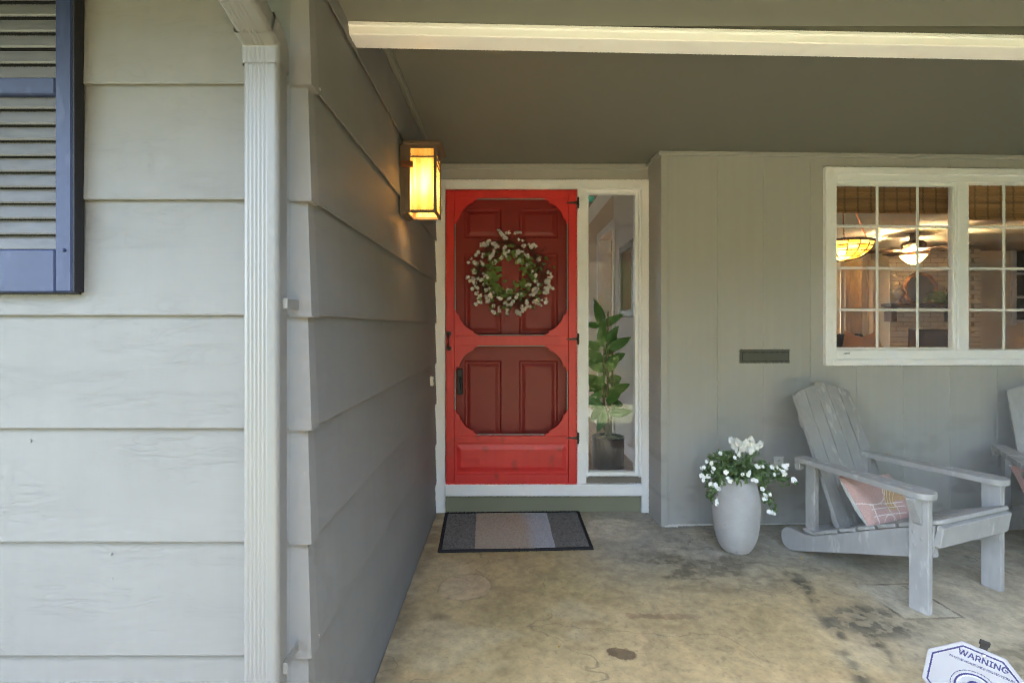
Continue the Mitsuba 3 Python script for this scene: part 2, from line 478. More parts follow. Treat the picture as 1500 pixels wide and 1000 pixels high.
def shade_glass(p, n, uv):
    k = mikit.cell_rand(dr.floor(uv.x * 16), dr.floor(uv.y * 6))
    c = mix((0.95, 0.42, 0.06), (0.98, 0.80, 0.35), smoothstep(0.2, 0.8, k))
    c = c * 0.6
    return mix(c, (0.12, 0.14, 0.20), smoothstep(0.84, 0.86, k) * smoothstep(0.3, 0.5, uv.y))


def shutter_color(p, n, uv):
    m = fbm(p.x * 14, p.y * 14, p.z * 3, 3)
    chalk = smoothstep(0.6, 0.8, fbm(p.x * 40, p.y * 4, p.z * 9, 3))
    return mix(mix((0.010, 0.018, 0.060), (0.015, 0.026, 0.078), m), (0.045, 0.058, 0.115), chalk * 0.35)


def slat_color(p, n, uv):
    m = fbm(p.x * 20, p.y * 20, p.z * 60, 3)
    return mix((0.098, 0.100, 0.108), (0.138, 0.139, 0.145), m)


def brick_color(p, n, uv):
    m = fbm(p.x * 9, p.y * 9, p.z * 9, 3)
    return mix((0.68, 0.63, 0.52), (0.78, 0.73, 0.62), m)


def bark_color(p, n, uv):
    return mix((0.07, 0.05, 0.035), (0.17, 0.13, 0.09), fbm(p.x * 18, p.y * 18, p.z * 4, 3))


mat('siding_paint', proc(siding_color), 0.62, siding_relief, 0.0016, 6e-4, specular=0.35)
mat('cap_paint', (0.182, 0.180, 0.176), 0.50, flat_relief, 0.0006, specular=0.4)
mat('panel_paint', proc(panel_color), 0.60, panel_relief, 0.0005, 8e-4, specular=0.35)
mat('ceiling_paint', (0.176, 0.180, 0.158), 0.75, flat_relief, 0.0008, specular=0.3)
mat('white_trim', proc(trim_color), 0.42)
mat('vinyl_white', (0.81, 0.82, 0.84), 0.33)
mat('muntin_white', (0.70, 0.71, 0.70), 0.35)
mat('red_paint', proc(red_color), 0.40, red_relief, 0.00025)
mat('maroon_paint', (0.34, 0.034, 0.032), 0.42, red_relief, 0.0002)
mat('olive_paint', (0.215, 0.215, 0.150), 0.6, flat_relief, 0.0006)
mat('black_iron', (0.018, 0.017, 0.018), 0.45, specular=0.5)
mat('dark_latch', (0.030, 0.040, 0.055), 0.35)
mat('aluminium', (0.22, 0.225, 0.23), 0.45, metallic=0.3)
mat('galvanised', (0.55, 0.53, 0.50), 0.4, metallic=0.6)
mat('gutter_paint', (0.158, 0.157, 0.153), 0.36, specular=0.5)
mat('shutter_blue', proc(shutter_color), 0.50)
mat('shutter_dark', (0.010, 0.010, 0.014), 0.6)
mat('slat_grey', proc(slat_color), 0.55)
mat('concrete', proc(floor_color), proc(floor_rough), floor_relief, 0.0035, 1.5e-3, specular=0.45)
mat('chair_paint', proc(chair_color), 0.62, chair_relief, 0.0006, 8e-4)
mat('mat_weave', proc(mat_weave), 0.9, mat_weave_relief, 0.003, 8e-4)
mat('mat_binding', (0.013, 0.013, 0.015), 0.85)
mat('cushion_print', proc(cushion_color), 0.85, cushion_relief, 0.012, 4e-3)
mat('cushion_white', (0.68, 0.69, 0.68), 0.85)
mat('pot_cement', proc(pot_color), 0.75, flat_relief, 0.0015)
mat('petal_white', (0.80, 0.80, 0.78), 0.55)
mat('petal_dried', (0.86, 0.83, 0.80), 0.6)
mat('bud_yellow', (0.45, 0.38, 0.10), 0.6)
mat('twig', (0.075, 0.045, 0.028), 0.8)
mat('stem_green', (0.06, 0.10, 0.03), 0.6)
mat('soil', (0.03, 0.022, 0.016), 0.95)
mat('moss', (0.20, 0.19, 0.13), 0.95)
mat('black_pot', (0.022, 0.023, 0.026), 0.38)
mat('lantern_bronze', (0.170, 0.125, 0.092), 0.42, metallic=0.5)
mat('copper', (0.23, 0.085, 0.045), 0.45, metallic=0.6)
mat('lens_white', (0.85, 0.83, 0.76), 0.5)
mat('slot_metal', (0.13, 0.13, 0.128), 0.34, flat_relief, 0.002, metallic=0.55)
mat('plate_white', (0.66, 0.66, 0.63), 0.35)
mat('plate_dark', (0.05, 0.05, 0.05), 0.5)
mat('caulk', (0.62, 0.60, 0.56), 0.7)
mat('grass', proc(grass_color), 0.9)
mat('mulch', proc(mulch_color), 0.95)
mat('bark', proc(bark_color), 0.9)
mat('roofing', (0.10, 0.095, 0.09), 0.9)
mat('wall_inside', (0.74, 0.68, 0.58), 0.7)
mat('hall_wall', (0.60, 0.50, 0.42), 0.7)
mat('hall_wall_pale', (0.66, 0.64, 0.63), 0.7)
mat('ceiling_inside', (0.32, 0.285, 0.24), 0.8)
mat('wood_floor', proc(wood_floor_color), 0.35)
mat('bamboo', proc(bamboo_color), 0.7)
mat('brick_cream', proc(brick_color), 0.8, flat_relief, 0.003)
mat('mortar', (0.36, 0.31, 0.23), 0.9)
mat('dark_wood', (0.045, 0.026, 0.017), 0.4)
mat('warm_wood', (0.36, 0.19, 0.085), 0.45)
mat('fan_wood', (0.050, 0.028, 0.018), 0.4)
mat('mirror', (0.80, 0.81, 0.82), 0.05, metallic=1.0)
mat('mirror_dull', (0.30, 0.31, 0.30), 0.25, metallic=0.9)
mat('frame_grey', (0.16, 0.14, 0.12), 0.45)
mat('curtain', (0.58, 0.50, 0.40), 0.85)
mat('tan_cloth', (0.42, 0.24, 0.13), 0.85)
mat('dark_cloth', (0.035, 0.032, 0.035), 0.8)
mat('sign_white', (0.31, 0.31, 0.335), 0.30)
mat('sign_navy', (0.035, 0.035, 0.115), 0.35)
mat('sign_grey', (0.42, 0.43, 0.46), 0.35)
mat('teal_plastic', (0.05, 0.36, 0.30), 0.4)
mat('dry_leaf', (0.50, 0.36, 0.06), 0.8)
scene['leaf_thin'] = {'type': 'twosided', 'b': {'type': 'principled', 'base_color': proc(leaf_color), 'roughness': 0.42, 'specular': 0.5}}
scene['wreath_leaf'] = {'type': 'twosided', 'b': {'type': 'principled', 'base_color': rgb((0.20, 0.30, 0.08)), 'roughness': 0.5}}
scene['tree_leaf'] = {'type': 'principledthin', 'base_color': rgb((0.145, 0.178, 0.065)), 'roughness': 0.5, 'diff_trans': 0.7}
scene['amber_panel'] = {'type': 'principledthin', 'base_color': proc(amber_glass), 'roughness': 0.35, 'diff_trans': 0.45}
scene['lamp_bowl'] = {'type': 'principledthin', 'base_color': rgb((0.32, 0.245, 0.14)), 'roughness': 0.4, 'diff_trans': 0.6}
scene['stained_glass'] = {'type': 'principledthin', 'base_color': proc(shade_glass), 'roughness': 0.35, 'diff_trans': 1.0}
scene['pane_clear'] = {'type': 'thindielectric', 'int_ior': 1.5, 'ext_ior': 1.0}
scene['pane_double'] = {'type': 'thindielectric', 'int_ior': 1.52, 'ext_ior': 1.0}
scene['pane_screened'] = {'type': 'thindielectric', 'int_ior': 1.5, 'ext_ior': 1.0, 'specular_transmittance': rgb((0.84, 0.83, 0.82))}
scene['insect_mesh'] = {'type': 'thindielectric', 'int_ior': 1.06, 'ext_ior': 1.0, 'specular_transmittance': rgb((0.82, 0.82, 0.82)), 'specular_reflectance': rgb((0.3, 0.3, 0.3))}


def emitter(c):
    return {'type': 'area', 'radiance': rgb(c)}


# ------------------------------------------------------------------ ground
slab = Polygon([(-0.47, 3.62), (-0.47, -6.0), (1.15, -6.0), (1.15, 1.72), (5.6, 1.72), (5.6, 3.62)])
struct('porch_floor', ext_z(slab, -0.16, 0.0), 'concrete')
struct('ground', bx(-60, 60, -60, 60, -1.2, -0.165, 0), 'mulch')
lawn = Polygon([(-55, -0.2), (-0.62, -0.2), (-0.62, -55), (-55, -55)])
lawn2 = Polygon([(1.30, 0.6), (55, 0.6), (55, -55), (1.30, -55)])
lawn3 = Polygon([(-55, 9.4), (55, 9.4), (55, 55), (-55, 55)])
struct('lawn', cat([ext_z(lawn3, -0.30, -0.15), ext_z(lawn, -0.30, -0.15), ext_z(lawn2, -0.30, -0.15)]), 'grass')

# ------------------------------------------------------------------ siding walls and their corner
ZS = [-0.076, 0.20, 0.476, 0.751, 1.026, 1.300, 1.580, 1.860, 2.140, 2.42]
YF, XL = 1.253, -0.4845
fw = thing('siding_wall', 'pale grey lap siding wall facing the camera, beside the blue shutter', 'wall')
lw = thing('siding_wall', 'grey lap siding wall of the porch running back from the corner to the red door', 'wall')
fw_boards = []
for i in range(len(ZS) - 1):
    z0, z1 = ZS[i] + 0.003, ZS[i + 1] + 0.04
    if i == len(ZS) - 2:
        z1 = 2.395
    pr = 0.0140
    prof = Polygon([(YF - pr, z0), (YF - pr + 0.001, z0 - 0.0025), (YF - pr + 0.0025, z0 - 0.0025), (YF - pr + 0.0035, z0 + 0.024), (YF + 0.006, z0 + 0.026), (YF + 0.006, z1), (YF - 0.001, z1)])
    x1 = XL - 0.004
    fw_boards.append(add(fw, 'board', ext_x(prof, -5.5, x1), 'siding_paint'))
    m = ext_x(Polygon([(pr, z0), (pr - 0.001, z0 - 0.0025), (pr - 0.0025, z0 - 0.0025), (pr - 0.0035, z0 + 0.024), (-0.006, z0 + 0.026), (-0.006, z1), (0.001, z1)]), YF + 0.004, 3.52)
    v = m.vertices.copy()                                   # (along, out, z) -> (x, y, z)
    m.vertices = np.stack([XL + v[:, 1], v[:, 0], v[:, 2]], 1)
    m.invert() if m.volume < 0 else None
    add(lw, 'board', m, 'siding_paint')
    # folded metal corner cap over the two board ends
    g = 0.0022
    top = min(ZS[i + 1] + 0.001, 2.39)

    def cap_strip(zb, zt, ob, ot):
        a = [(-0.522, YF - ob), (XL + ob, YF - ob), (XL + ob, YF + 0.034)]
        b = [(-0.522, YF - ot), (XL + ot, YF - ot), (XL + ot, YF + 0.034)]
        vv = [(x, y, zb) for x, y in a] + [(x, y, zt) for x, y in b]
        vv += [(-0.522, YF + 0.004, zb), (XL - 0.002, YF + 0.004, zb), (XL - 0.002, YF + 0.034, zb)]
        f = [[0, 1, 4], [0, 4, 3], [1, 2, 5], [1, 5, 4], [0, 6, 7], [0, 7, 1], [1, 7, 8], [1, 8, 2], [0, 3, 6], [2, 8, 5]]
        return trimesh.Trimesh(vv, f, process=False)
    add(fw, 'corner_cap', cap_strip(ZS[i] - 0.004, top, pr + g + 0.001, g + 0.0005), 'cap_paint')
for (y, z) in ((1.285, 1.042), (1.292, 0.494), (1.30, 1.875)):
    add(lw, 'nail', moved(trimesh.creation.cylinder(0.004, 0.003, sections=10), mat4((XL + 0.0135, y, z), ry=math.pi / 2)), 'galvanised')
for (px, py) in ((44, 645), (162, 811), (164, 848), (269, 121)):
    add(fw, 'nail', moved(trimesh.creation.cylinder(0.0032, 0.002, sections=10), mat4(P(px, py, YF - 0.0065), rx=math.pi / 2)), 'cap_paint')
add(lw, 'ceiling_trim', bx(XL, XL + 0.028, 1.66, 3.52, 2.365, 2.398, 0.006), 'ceiling_paint')

# the wing of the house at the right end of the porch, outside the picture and mirrored in the window
wg = thing('wing_wall', 'grey lap siding wall of the house wing closing the right end of the porch', 'wall')
for i in range(len(ZS) - 1):
    z0, z1 = ZS[i] + 0.003, min(ZS[i + 1] + 0.02, 2.395)
    m = ext_x(Polygon([(0.0125, z0), (-0.006, z0), (-0.006, z1), (0.001, z1)]), -6.5, 3.62)
    v = m.vertices.copy()
    m.vertices = np.stack([5.62 - v[:, 1], v[:, 0], v[:, 2]], 1)
    m.invert() if m.volume < 0 else None
    add(wg, 'board', m, 'siding_paint')
add(wg, 'end_wall', bx(5.63, 10.4, -6.5, -6.4, -0.16, 2.4, 0), 'siding_paint')

# ------------------------------------------------------------------ downspout and gutter
dsp = thing('downspout', 'pale grey ribbed metal downspout at the corner, bending forward at its top', 'downspout')


def spout_section(w, d, depth=0.0008):
    """Rounded rectangle with grooves in its front (y < 0) and back."""
    r, n = 0.012, 5
    xs = np.linspace(-w * 0.36, w * 0.20, 8 * n + 1)
    front = [(-w / 2 + r, -d / 2)] + [(x, -d / 2 + depth * 0.5 * (1 - math.cos(2 * math.pi * k / 8))) for k, x in enumerate(xs)] + [(w / 2 - r, -d / 2)]
    arc = lambda cx, cy, a0: [(cx + r * math.cos(a), cy + r * math.sin(a)) for a in np.linspace(a0, a0 + math.pi / 2, 6)]  # noqa: E731
    pts = front + arc(w / 2 - r, -d / 2 + r, -math.pi / 2) + arc(w / 2 - r, d / 2 - r, 0) + arc(-w / 2 + r, d / 2 - r, math.pi / 2) + arc(-w / 2 + r, -d / 2 + r, math.pi)
    out = []
    for q in pts:
        if not out or math.hypot(q[0] - out[-1][0], q[1] - out[-1][1]) > 1e-6:
            out.append(q)
    return Polygon(out)


DX = -0.541
spout = ext_z(spout_section(0.080, 0.054), -0.15, 1.873)
spout.apply_translation((DX, 1.158, 0))
add(dsp, 'pipe', spout, 'gutter_paint', smooth=50)


def sweep(section, frames):
    """Section (x, y) carried along frames (origin, xdir, ydir)."""
    c = np.array(section.exterior.coords)[:-1]
    if section.exterior.is_ccw is False:
        c = c[::-1]
    n = len(c)
    v = np.vstack([o + c[:, :1] * np.asarray(a) * s + c[:, 1:] * np.asarray(b) * s for o, a, b, s in frames])
    f = []
    for i in range(len(frames) - 1):
        for j in range(n):
            k = (j + 1) % n
            f += [[i * n + j, i * n + k, (i + 1) * n + k], [i * n + j, (i + 1) * n + k, (i + 1) * n + j]]
    return trimesh.Trimesh(v, f, process=False)


def bend(a0, a1, c, n=7, s=1.0, lead=0.0, tail=0.0):
    """Elbow frames turning from straight up (angle 0) forward (towards -y); c: pivot (y, z) at the inside of the bend, radius by section."""
    fr = []
    rad = 0.034
    for k, a in enumerate(np.linspace(a0, a1, n)):
        up = np.array([0, -math.sin(a), math.cos(a)])
        ydir = np.array([0, math.cos(a), math.sin(a)])
        o = np.array([DX, c[0], c[1]]) + ydir * rad
        if k == 0:
            fr.append((o - up * lead, [1, 0, 0], ydir, s))
        fr.append((o, [1, 0, 0], ydir, s))
        if k == n - 1 and tail:
            fr.append((o + up * tail, [1, 0, 0], ydir, s))
    return fr


piv = (1.124, 1.888)
add(dsp, 'elbow', sweep(spout_section(0.0865, 0.060, 0.0008), bend(0, math.radians(72), piv, 8, 1.0, 0.034, 0.030)), 'gutter_paint', smooth=50)
add(dsp, 'outlet_pipe', sweep(spout_section(0.078, 0.053), bend(math.radians(72), math.radians(72.5), piv, 2, 1.0, -0.02, 0.46)), 'gutter_paint', smooth=50)
for z in (1.325, 0.505):
    add(dsp, 'strap', cat([bx(DX + 0.0405, DX + 0.052, 1.150, 1.153, z - 0.012, z + 0.012, 0.0006), bx(DX + 0.0405, DX + 0.0425, 1.153, 1.246, z - 0.012, z + 0.012, 0.0006)]), 'gutter_paint')
gut = bx(-5.5, 5.08, 0.58, 0.70, 2.10, 2.22, 0.01)
single('roof_gutter', gut, 'gutter_paint', 'long metal gutter along the front eave, feeding the downspout', 'gutter')

# ------------------------------------------------------------------ shutter
sh = thing('window_shutter', 'blue louvred shutter with grey slats on the siding at the left edge', 'shutter')
sx0, sx1, yf, yb = -1.43, -1.026, 1.2105, 1.241
S = F / yf
zpx = lambda py: H - (py - CY) / S  # noqa: E731
xr = (79.5 - CX) / S
xface = (105 - CX) / S
xl = sx0 + (xface - xr)
zb, ztop = zpx(428), 2.42
for (z0, z1, nm) in ((zb, zpx(365), 'bottom_rail'), (zpx(138), zpx(113), 'middle_rail'), (ztop - 0.1, ztop, 'top_rail')):
    add(sh, nm, bx(xl, xr, yf + 0.0005, yb, z0, z1, 0.003), 'shutter_blue')
rstile = add(sh, 'stile', bx(xr, xface, yf, yb - 0.001, zb, ztop, 0.004), 'shutter_blue')
add(sh, 'stile', bx(sx0, xl, yf, yb - 0.001, zb, ztop, 0.004), 'shutter_blue')
add(sh, 'edge_return', bx(xface + 0.0002, xface + 0.0040, yf + 0.003, yb + 0.001, zb + 0.001, ztop, 0.001), 'shutter_dark')
add(sh, 'backing', bx(sx0 + 0.01, xface - 0.003, yb - 0.004, yb + 0.001, zb - 0.0035, ztop, 0), 'shutter_dark')
slat = None
zs = [zpx(365) - 0.002 + k * (23.15 / S) for k in range(10)] + [zpx(113) - 0.002 + k * (23.15 / S) for k in range(18)]
for z in zs:
    if z > ztop - 0.12:
        continue
    pr = Polygon([(yf + 0.004, z + 0.004), (yf + 0.0065, z + 0.001), (yf + 0.010, z + 0.001), (yf + 0.024, z + 0.034), (yf + 0.021, z + 0.037)])
    add(sh, 'slat', ext_x(pr, xl - 0.004, xr + 0.004), 'slat_grey')
add(rstile, 'screw', moved(trimesh.creation.icosphere(2, 0.0045), mat4(P(94, 366.5, yf))), 'shutter_blue', smooth=True)

# ------------------------------------------------------------------ porch ceiling, beam, roof
struct('porch_ceiling', bx(-0.49, 5.6, 1.60, 3.70, 2.40, 2.44, 0), 'ceiling_paint')
struct('porch_soffit', cat([bx(-5.5, 5.6, 0.72, 1.57, 2.194, 2.21, 0)]), 'ceiling_paint')
bm = thing('porch_beam', 'white painted trim board on the porch header beam under the ceiling', 'beam')
BM = np.eye(4)
ba = math.radians(2.0)
BM[:3, :3] = [[math.cos(ba), -math.sin(ba), 0], [math.sin(ba), math.cos(ba), 0], [0, 0, 1]]
BM[:3, 3] = (-0.47, 1.546, 0)
add(bm, 'trim_board', moved(bx(-0.012, 5.9, 0.0, 0.079, 2.156, 2.1925, 0.003), BM), 'white_trim')
add(bm, 'trim_lip', moved(bx(-0.012, 5.9, -0.006, 0.0, 2.180, 2.1925, 0.002), BM), 'white_trim')
add(bm, 'header_board', moved(bx(-0.012, 5.9, 0.010, 0.068, 2.1925, 2.40, 0.0), BM), 'ceiling_paint')
rf = thing('house_roof', 'dark shingled roof over the porch and house', 'roof')
add(rf, 'roof_deck', ext_x(Polygon([(0.66, 2.225), (0.66, 2.36), (5.2, 4.26), (9.8, 2.86), (9.8, 2.72), (5.2, 4.10)]), -5.6, 10.5), 'roofing')
add(rf, 'wing_roof', ext_y(Polygon([(5.1, 2.24), (5.1, 2.38), (7.8, 3.5), (10.5, 2.38), (10.5, 2.24), (7.8, 3.36)]), -6.9, 0.655), 'roofing')

# ------------------------------------------------------------------ recessed door wall, door frame
YD = 3.54
SD = F / 3.515
X = lambda px, Y=3.515: (px - CX) * Y / F  # noqa: E731
Z = lambda py, Y=3.515: H - (py - CY) * Y / F  # noqa: E731
dw = thing('entry_wall', 'narrow grey painted wall strip above the red door and the white frame', 'wall')
add(dw, 'header_board', bx(-0.50, 1.03, 3.538, 3.66, Z(264), 2.40, 0.002), 'panel_paint')
add(dw, 'top_trim', bx(-0.47, 1.0, 3.522, 3.540, Z(247), 2.399, 0.004), 'panel_paint')
fr = thing('entry_frame', 'white painted wooden frame round the red door and the side window', 'door frame')
jc = 'white_trim'
zt, zi, zs0, zs1 = Z(263), Z(277), Z(708), Z(725)
xa, xb, xc, xd, xe, xf = X(641), X(652), X(845.5), X(859), X(940), X(953)
add(fr, 'jamb', bx(xa - 0.02, xb, 3.515, 3.66, -0.0, zt, 0.002), jc)
add(fr, 'jamb', bx(xe, xf - 0.004, 3.5155, 3.66, 0.0, zt - 0.0005, 0.002), jc)
add(fr, 'head', bx(xb, xe, 3.516, 3.66, zi, zt, 0.002), jc)
add(fr, 'mullion', bx(xc, xd, 3.514, 3.66, zs0, zi, 0.003), jc)
add(fr, 'sill', bx(xb, xe, 3.492, 3.66, zs1, zs0, 0.004), jc)
add(fr, 'kickboard', bx(xb, xe, 3.535, 3.66, 0.0, zs1, 0.001), 'olive_paint')
add(fr, 'stop', bx(xb, xb + 0.012, 3.56, 3.66, zs0, zi, 0.001), jc)
# sidelight
sl = thing('side_window', 'tall narrow clear window pane in white stops right of the red door', 'window')
gx0, gx1, gz0, gz1 = X(862.5), X(929.5, 3.55), Z(690, 3.55), Z(284.5, 3.55)
add(sl, 'stop', bx(xd, gx0, 3.525, 3.585, Z(699), zi, 0.002), 'white_trim')
add(sl, 'stop', bx(gx1, X(936), 3.538, 3.585, Z(699), zi, 0.002), 'white_trim')
add(sl, 'stop', bx(X(936), xe, 3.524, 3.585, Z(699), zi, 0.002), 'white_trim')
add(sl, 'top_stop', bx(gx0, gx1, 3.538, 3.585, gz1, zi, 0.002), 'white_trim')
add(sl, 'bottom_rail', bx(gx0, gx1, 3.530, 3.585, Z(698), gz0, 0.002), 'white_trim')
add(sl, 'sill_strip', bx(xd, xe, 3.525, 3.66, zs0, Z(699), 0.001), 'frame_grey')
pane = trimesh.Trimesh([(gx0, 3.562, gz0), (gx1, 3.562, gz0), (gx1, 3.562, gz1), (gx0, 3.562, gz1)], [[0, 1, 2], [0, 2, 3]], process=False)
add(sl, 'pane', pane, 'pane_double')

# ------------------------------------------------------------------ screen door
YS = 3.500
X5 = lambda px: X(px, YS)  # noqa: E731
Z5 = lambda py: Z(py, YS)  # noqa: E731
sd = thing('screen_door', 'bright red wooden screen door with two curved mesh openings', 'door')
y0, y1 = YS, YS + 0.032
g = 0.0022
sx = [X5(653), X5(665.5), X5(832.5), X5(845)]
rails = {'top_rail': (289.5, 278), 'middle_rail': (506, 491.5), 'lower_rail': (648.5, 638), 'bottom_rail': (711.5, 694)}
add(sd, 'stile', bx(sx[0], sx[1] - g, y0, y1, Z5(711.5), Z5(278), 0.002), 'red_paint')
add(sd, 'stile', bx(sx[2] + g, sx[3], y0, y1, Z5(711.5), Z5(278), 0.002), 'red_paint')
for nm, (b, t) in rails.items():
    add(sd, nm, bx(sx[1], sx[2], y0 + 0.001, y1, Z5(b), Z5(t), 0.002), 'red_paint')


def raised_panel(x0, x1, z0, z1, yf, depth, bevel, flat):
    """Panel: flat rim at yf+depth, bevel rising to a field at yf+depth-flat."""
    a, b = yf + depth, yf + depth - flat
    o = [(x0, a, z0), (x1, a, z0), (x1, a, z1), (x0, a, z1)]
    e = bevel * 0.35
    i0 = [(x0 + e, a, z0 + e), (x1 - e, a, z0 + e), (x1 - e, a, z1 - e), (x0 + e, a, z1 - e)]
    w = bevel
    i1 = [(x0 + w, b, z0 + w), (x1 - w, b, z0 + w), (x1 - w, b, z1 - w), (x0 + w, b, z1 - w)]
    v, f = o + i0 + i1, []
    for s in (0, 4):
        for k in range(4):
            n = (k + 1) % 4
            f += [[s + k, s + n, s + 4 + n], [s + k, s + 4 + n, s + 4 + k]]
    f += [[8, 9, 10], [8, 10, 11]]
    return trimesh.Trimesh(v, f, process=False)


add(sd, 'kick_panel', raised_panel(sx[1], sx[2], Z5(694), Z5(648.5), y0 + 0.001, 0.012, 0.045, 0.007), 'red_paint')


def corner_bracket(cx, cz, dx, dz, w, h):
    """Ogee corner filler: corner at (cx, cz), reaching w and h along dx and dz."""
    pts = [(0, 0), (w, 0), (w, 0.010)]
    # small cusp, then a concave quarter, then a cusp
    n = 14
    x0, z0, x1, z1 = w * 0.80, h * 0.16, w * 0.17, h * 0.80
    pts += [(w * 0.88, 0.014), (x0, z0)]
    cxx, czz = w * 1.05, h * 1.05
    for k in range(1, n):
        t = k / n
        a = math.radians(270 - 6 - (90 - 12) * t)
        pts.append((cxx + math.cos(a) * (cxx - x1) * 1.0, czz + math.sin(a) * (czz - z0) * 1.0))
    pts += [(x1, z1), (0.014, h * 0.90), (0.010, h), (0, h)]
    poly = Polygon([(cx + dx * a, cz + dz * b) for a, b in pts])
    poly = poly.buffer(0).buffer(0.004).buffer(-0.004)
    return ext_y(poly, y0 + 0.006, y0 + 0.026)


bw, bh = 33 / (F / YS), 37 / (F / YS)
zt1, zb1, zt2, zb2 = Z5(289.5), Z5(491.5), Z5(506), Z5(638)
for (zz0, zz1) in ((zb1, zt1), (zb2, zt2)):
    for cx, dx in ((sx[1], 1), (sx[2], -1)):
        for cz, dz in ((zz1, -1), (zz0, 1)):
            add(sd, 'corner_bracket', corner_bracket(cx, cz, dx, dz, bw * 1.02, bh), 'red_paint')
    # aluminium frame of the insect screen, seen between the brackets
    e = 0.0070
    ms = cat([bx(sx[1], sx[2], y1 - 0.006, y1 - 0.001, zz1 - e, zz1, 0), bx(sx[1], sx[2], y1 - 0.006, y1 - 0.001, zz0, zz0 + e, 0),
              bx(sx[1], sx[1] + e, y1 - 0.0061, y1 - 0.0012, zz0 + e, zz1 - e, 0), bx(sx[2] - e, sx[2], y1 - 0.0061, y1 - 0.0012, zz0 + e, zz1 - e, 0)])
    add(sd, 'screen_frame', ms, 'aluminium')
    q = trimesh.Trimesh([(sx[1] + e, y1 - 0.003, zz0 + e), (sx[2] - e, y1 - 0.003, zz0 + e), (sx[2] - e, y1 - 0.003, zz1 - e), (sx[1] + e, y1 - 0.003, zz1 - e)], [[0, 1, 2], [0, 2, 3]], process=False)
    add(sd, 'insect_screen', q, 'insect_mesh')
for py in (297, 496.5, 641):
    zc = Z5(py)
    xh = X5(846.5)
    strap = Polygon([(xh, zc - 0.012), (xh, zc + 0.012), (xh - 0.020, zc + 0.007), (xh - 0.075, zc + 0.003), (xh - 0.082, zc), (xh - 0.075, zc - 0.003), (xh - 0.020, zc - 0.007)])
    m = cat([ext_y(strap, y0 - 0.004, y0 - 0.0002), bx(xh + 0.001, xh + 0.009, y0 - 0.005, y0 + 0.010, zc - 0.036, zc + 0.036, 0.001),
             moved(trimesh.creation.cylinder(0.006, 0.075, sections=12), mat4((xh + 0.001, y0 - 0.004, zc)))])
    add(sd, 'hinge', m, 'black_iron')
hx, hz0, hz1 = X5(657.3), Z5(513), Z5(485.5)
pull = tube([(hx, y0, hz1 - 0.012), (hx, y0 - 0.022, hz1 - 0.018), (hx, y0 - 0.034, hz1 - 0.040), (hx, y0 - 0.034, hz0 + 0.040), (hx, y0 - 0.022, hz0 + 0.018), (hx, y0, hz0 + 0.012)], [0.006, 0.006, 0.008, 0.008, 0.006, 0.006], 10)
add(sd, 'pull_handle', cat([pull, bx(hx - 0.016, hx + 0.016, y0 - 0.004, y0, hz1 - 0.026, hz1, 0.001), bx(hx - 0.016, hx + 0.016, y0 - 0.004, y0, hz0, hz0 + 0.026, 0.001)]), 'black_iron', smooth=35)

# ------------------------------------------------------------------ entry door behind it
YE = 3.60
XE = lambda px: X(px, YE)  # noqa: E731
ZE = lambda py: Z(py, YE)  # noqa: E731
ed = thing('entry_door', 'dark red six panel front door behind the red screen door', 'door')
ex0, ex1, ez0, ez1 = xb - 0.0, xc + 0.0, zs0, zi
cols = [(680, 734.5), (760.5, 817)]
rows = [(305, 349, 0), (371, 489.5, 1), (528, 700, 2)]
px_st = [650, cols[0][0], cols[0][1], cols[1][0], cols[1][1], 850]
for (a, b) in ((650, 680), (734.5, 760.5), (817, 850)):
    add(ed, 'door_stile', bx(max(XE(a), ex0 - 0.03), min(XE(b), ex1 + 0.03), YE, YE + 0.04, ez0, ez1 + 0.01, 0.0), 'maroon_paint')
for (a, b) in ((270, 305), (349, 371), (489.5, 528), (700, 715)):
    for c in cols:
        add(ed, 'door_rail', bx(XE(c[0]), XE(c[1]), YE + 0.0006, YE + 0.04, ZE(b), ZE(a), 0.0), 'maroon_paint')


def door_panel(x0, x1, z0, z1, y):
    """Moulding step down, flat, bevel up to a raised field."""
    rings = [(0.0, 0.0), (0.004, 0.006), (0.010, 0.011), (0.014, 0.0115), (0.022, 0.0115), (0.028, 0.009), (0.044, 0.0035)]
    v, f = [], []
    for e, d in rings:
        v += [(x0 + e, y + d, z0 + e), (x1 - e, y + d, z0 + e), (x1 - e, y + d, z1 - e), (x0 + e, y + d, z1 - e)]
    for s in range(len(rings) - 1):
        for k in range(4):
            n = (k + 1) % 4
            f += [[4 * s + k, 4 * s + n, 4 * s + 4 + n], [4 * s + k, 4 * s + 4 + n, 4 * s + 4 + k]]
    b = 4 * (len(rings) - 1)
    f += [[b, b + 1, b + 2], [b, b + 2, b + 3]]
    return trimesh.Trimesh(v, f, process=False)


for c in cols:
    for (a, b, _) in rows:
        add(ed, 'door_panel', door_panel(XE(c[0]), XE(c[1]), ZE(b), ZE(a), YE), 'maroon_paint')
lx, lz = XE(674), ZE(560)
latch = add(ed, 'latch_plate', bx(lx - 0.020, lx + 0.020, YE - 0.012, YE - 0.0005, lz - 0.085, lz + 0.095, 0.004), 'dark_latch')
add(latch, 'lever_handle', tube([(lx, YE - 0.012, lz + 0.03), (lx, YE - 0.034, lz + 0.03), (lx + 0.012, YE - 0.036, lz - 0.01), (lx + 0.014, YE - 0.036, lz - 0.062)], [0.009, 0.009, 0.010, 0.007], 10), 'dark_latch', smooth=40)

# ------------------------------------------------------------------ flowers, shared by wreath and pot


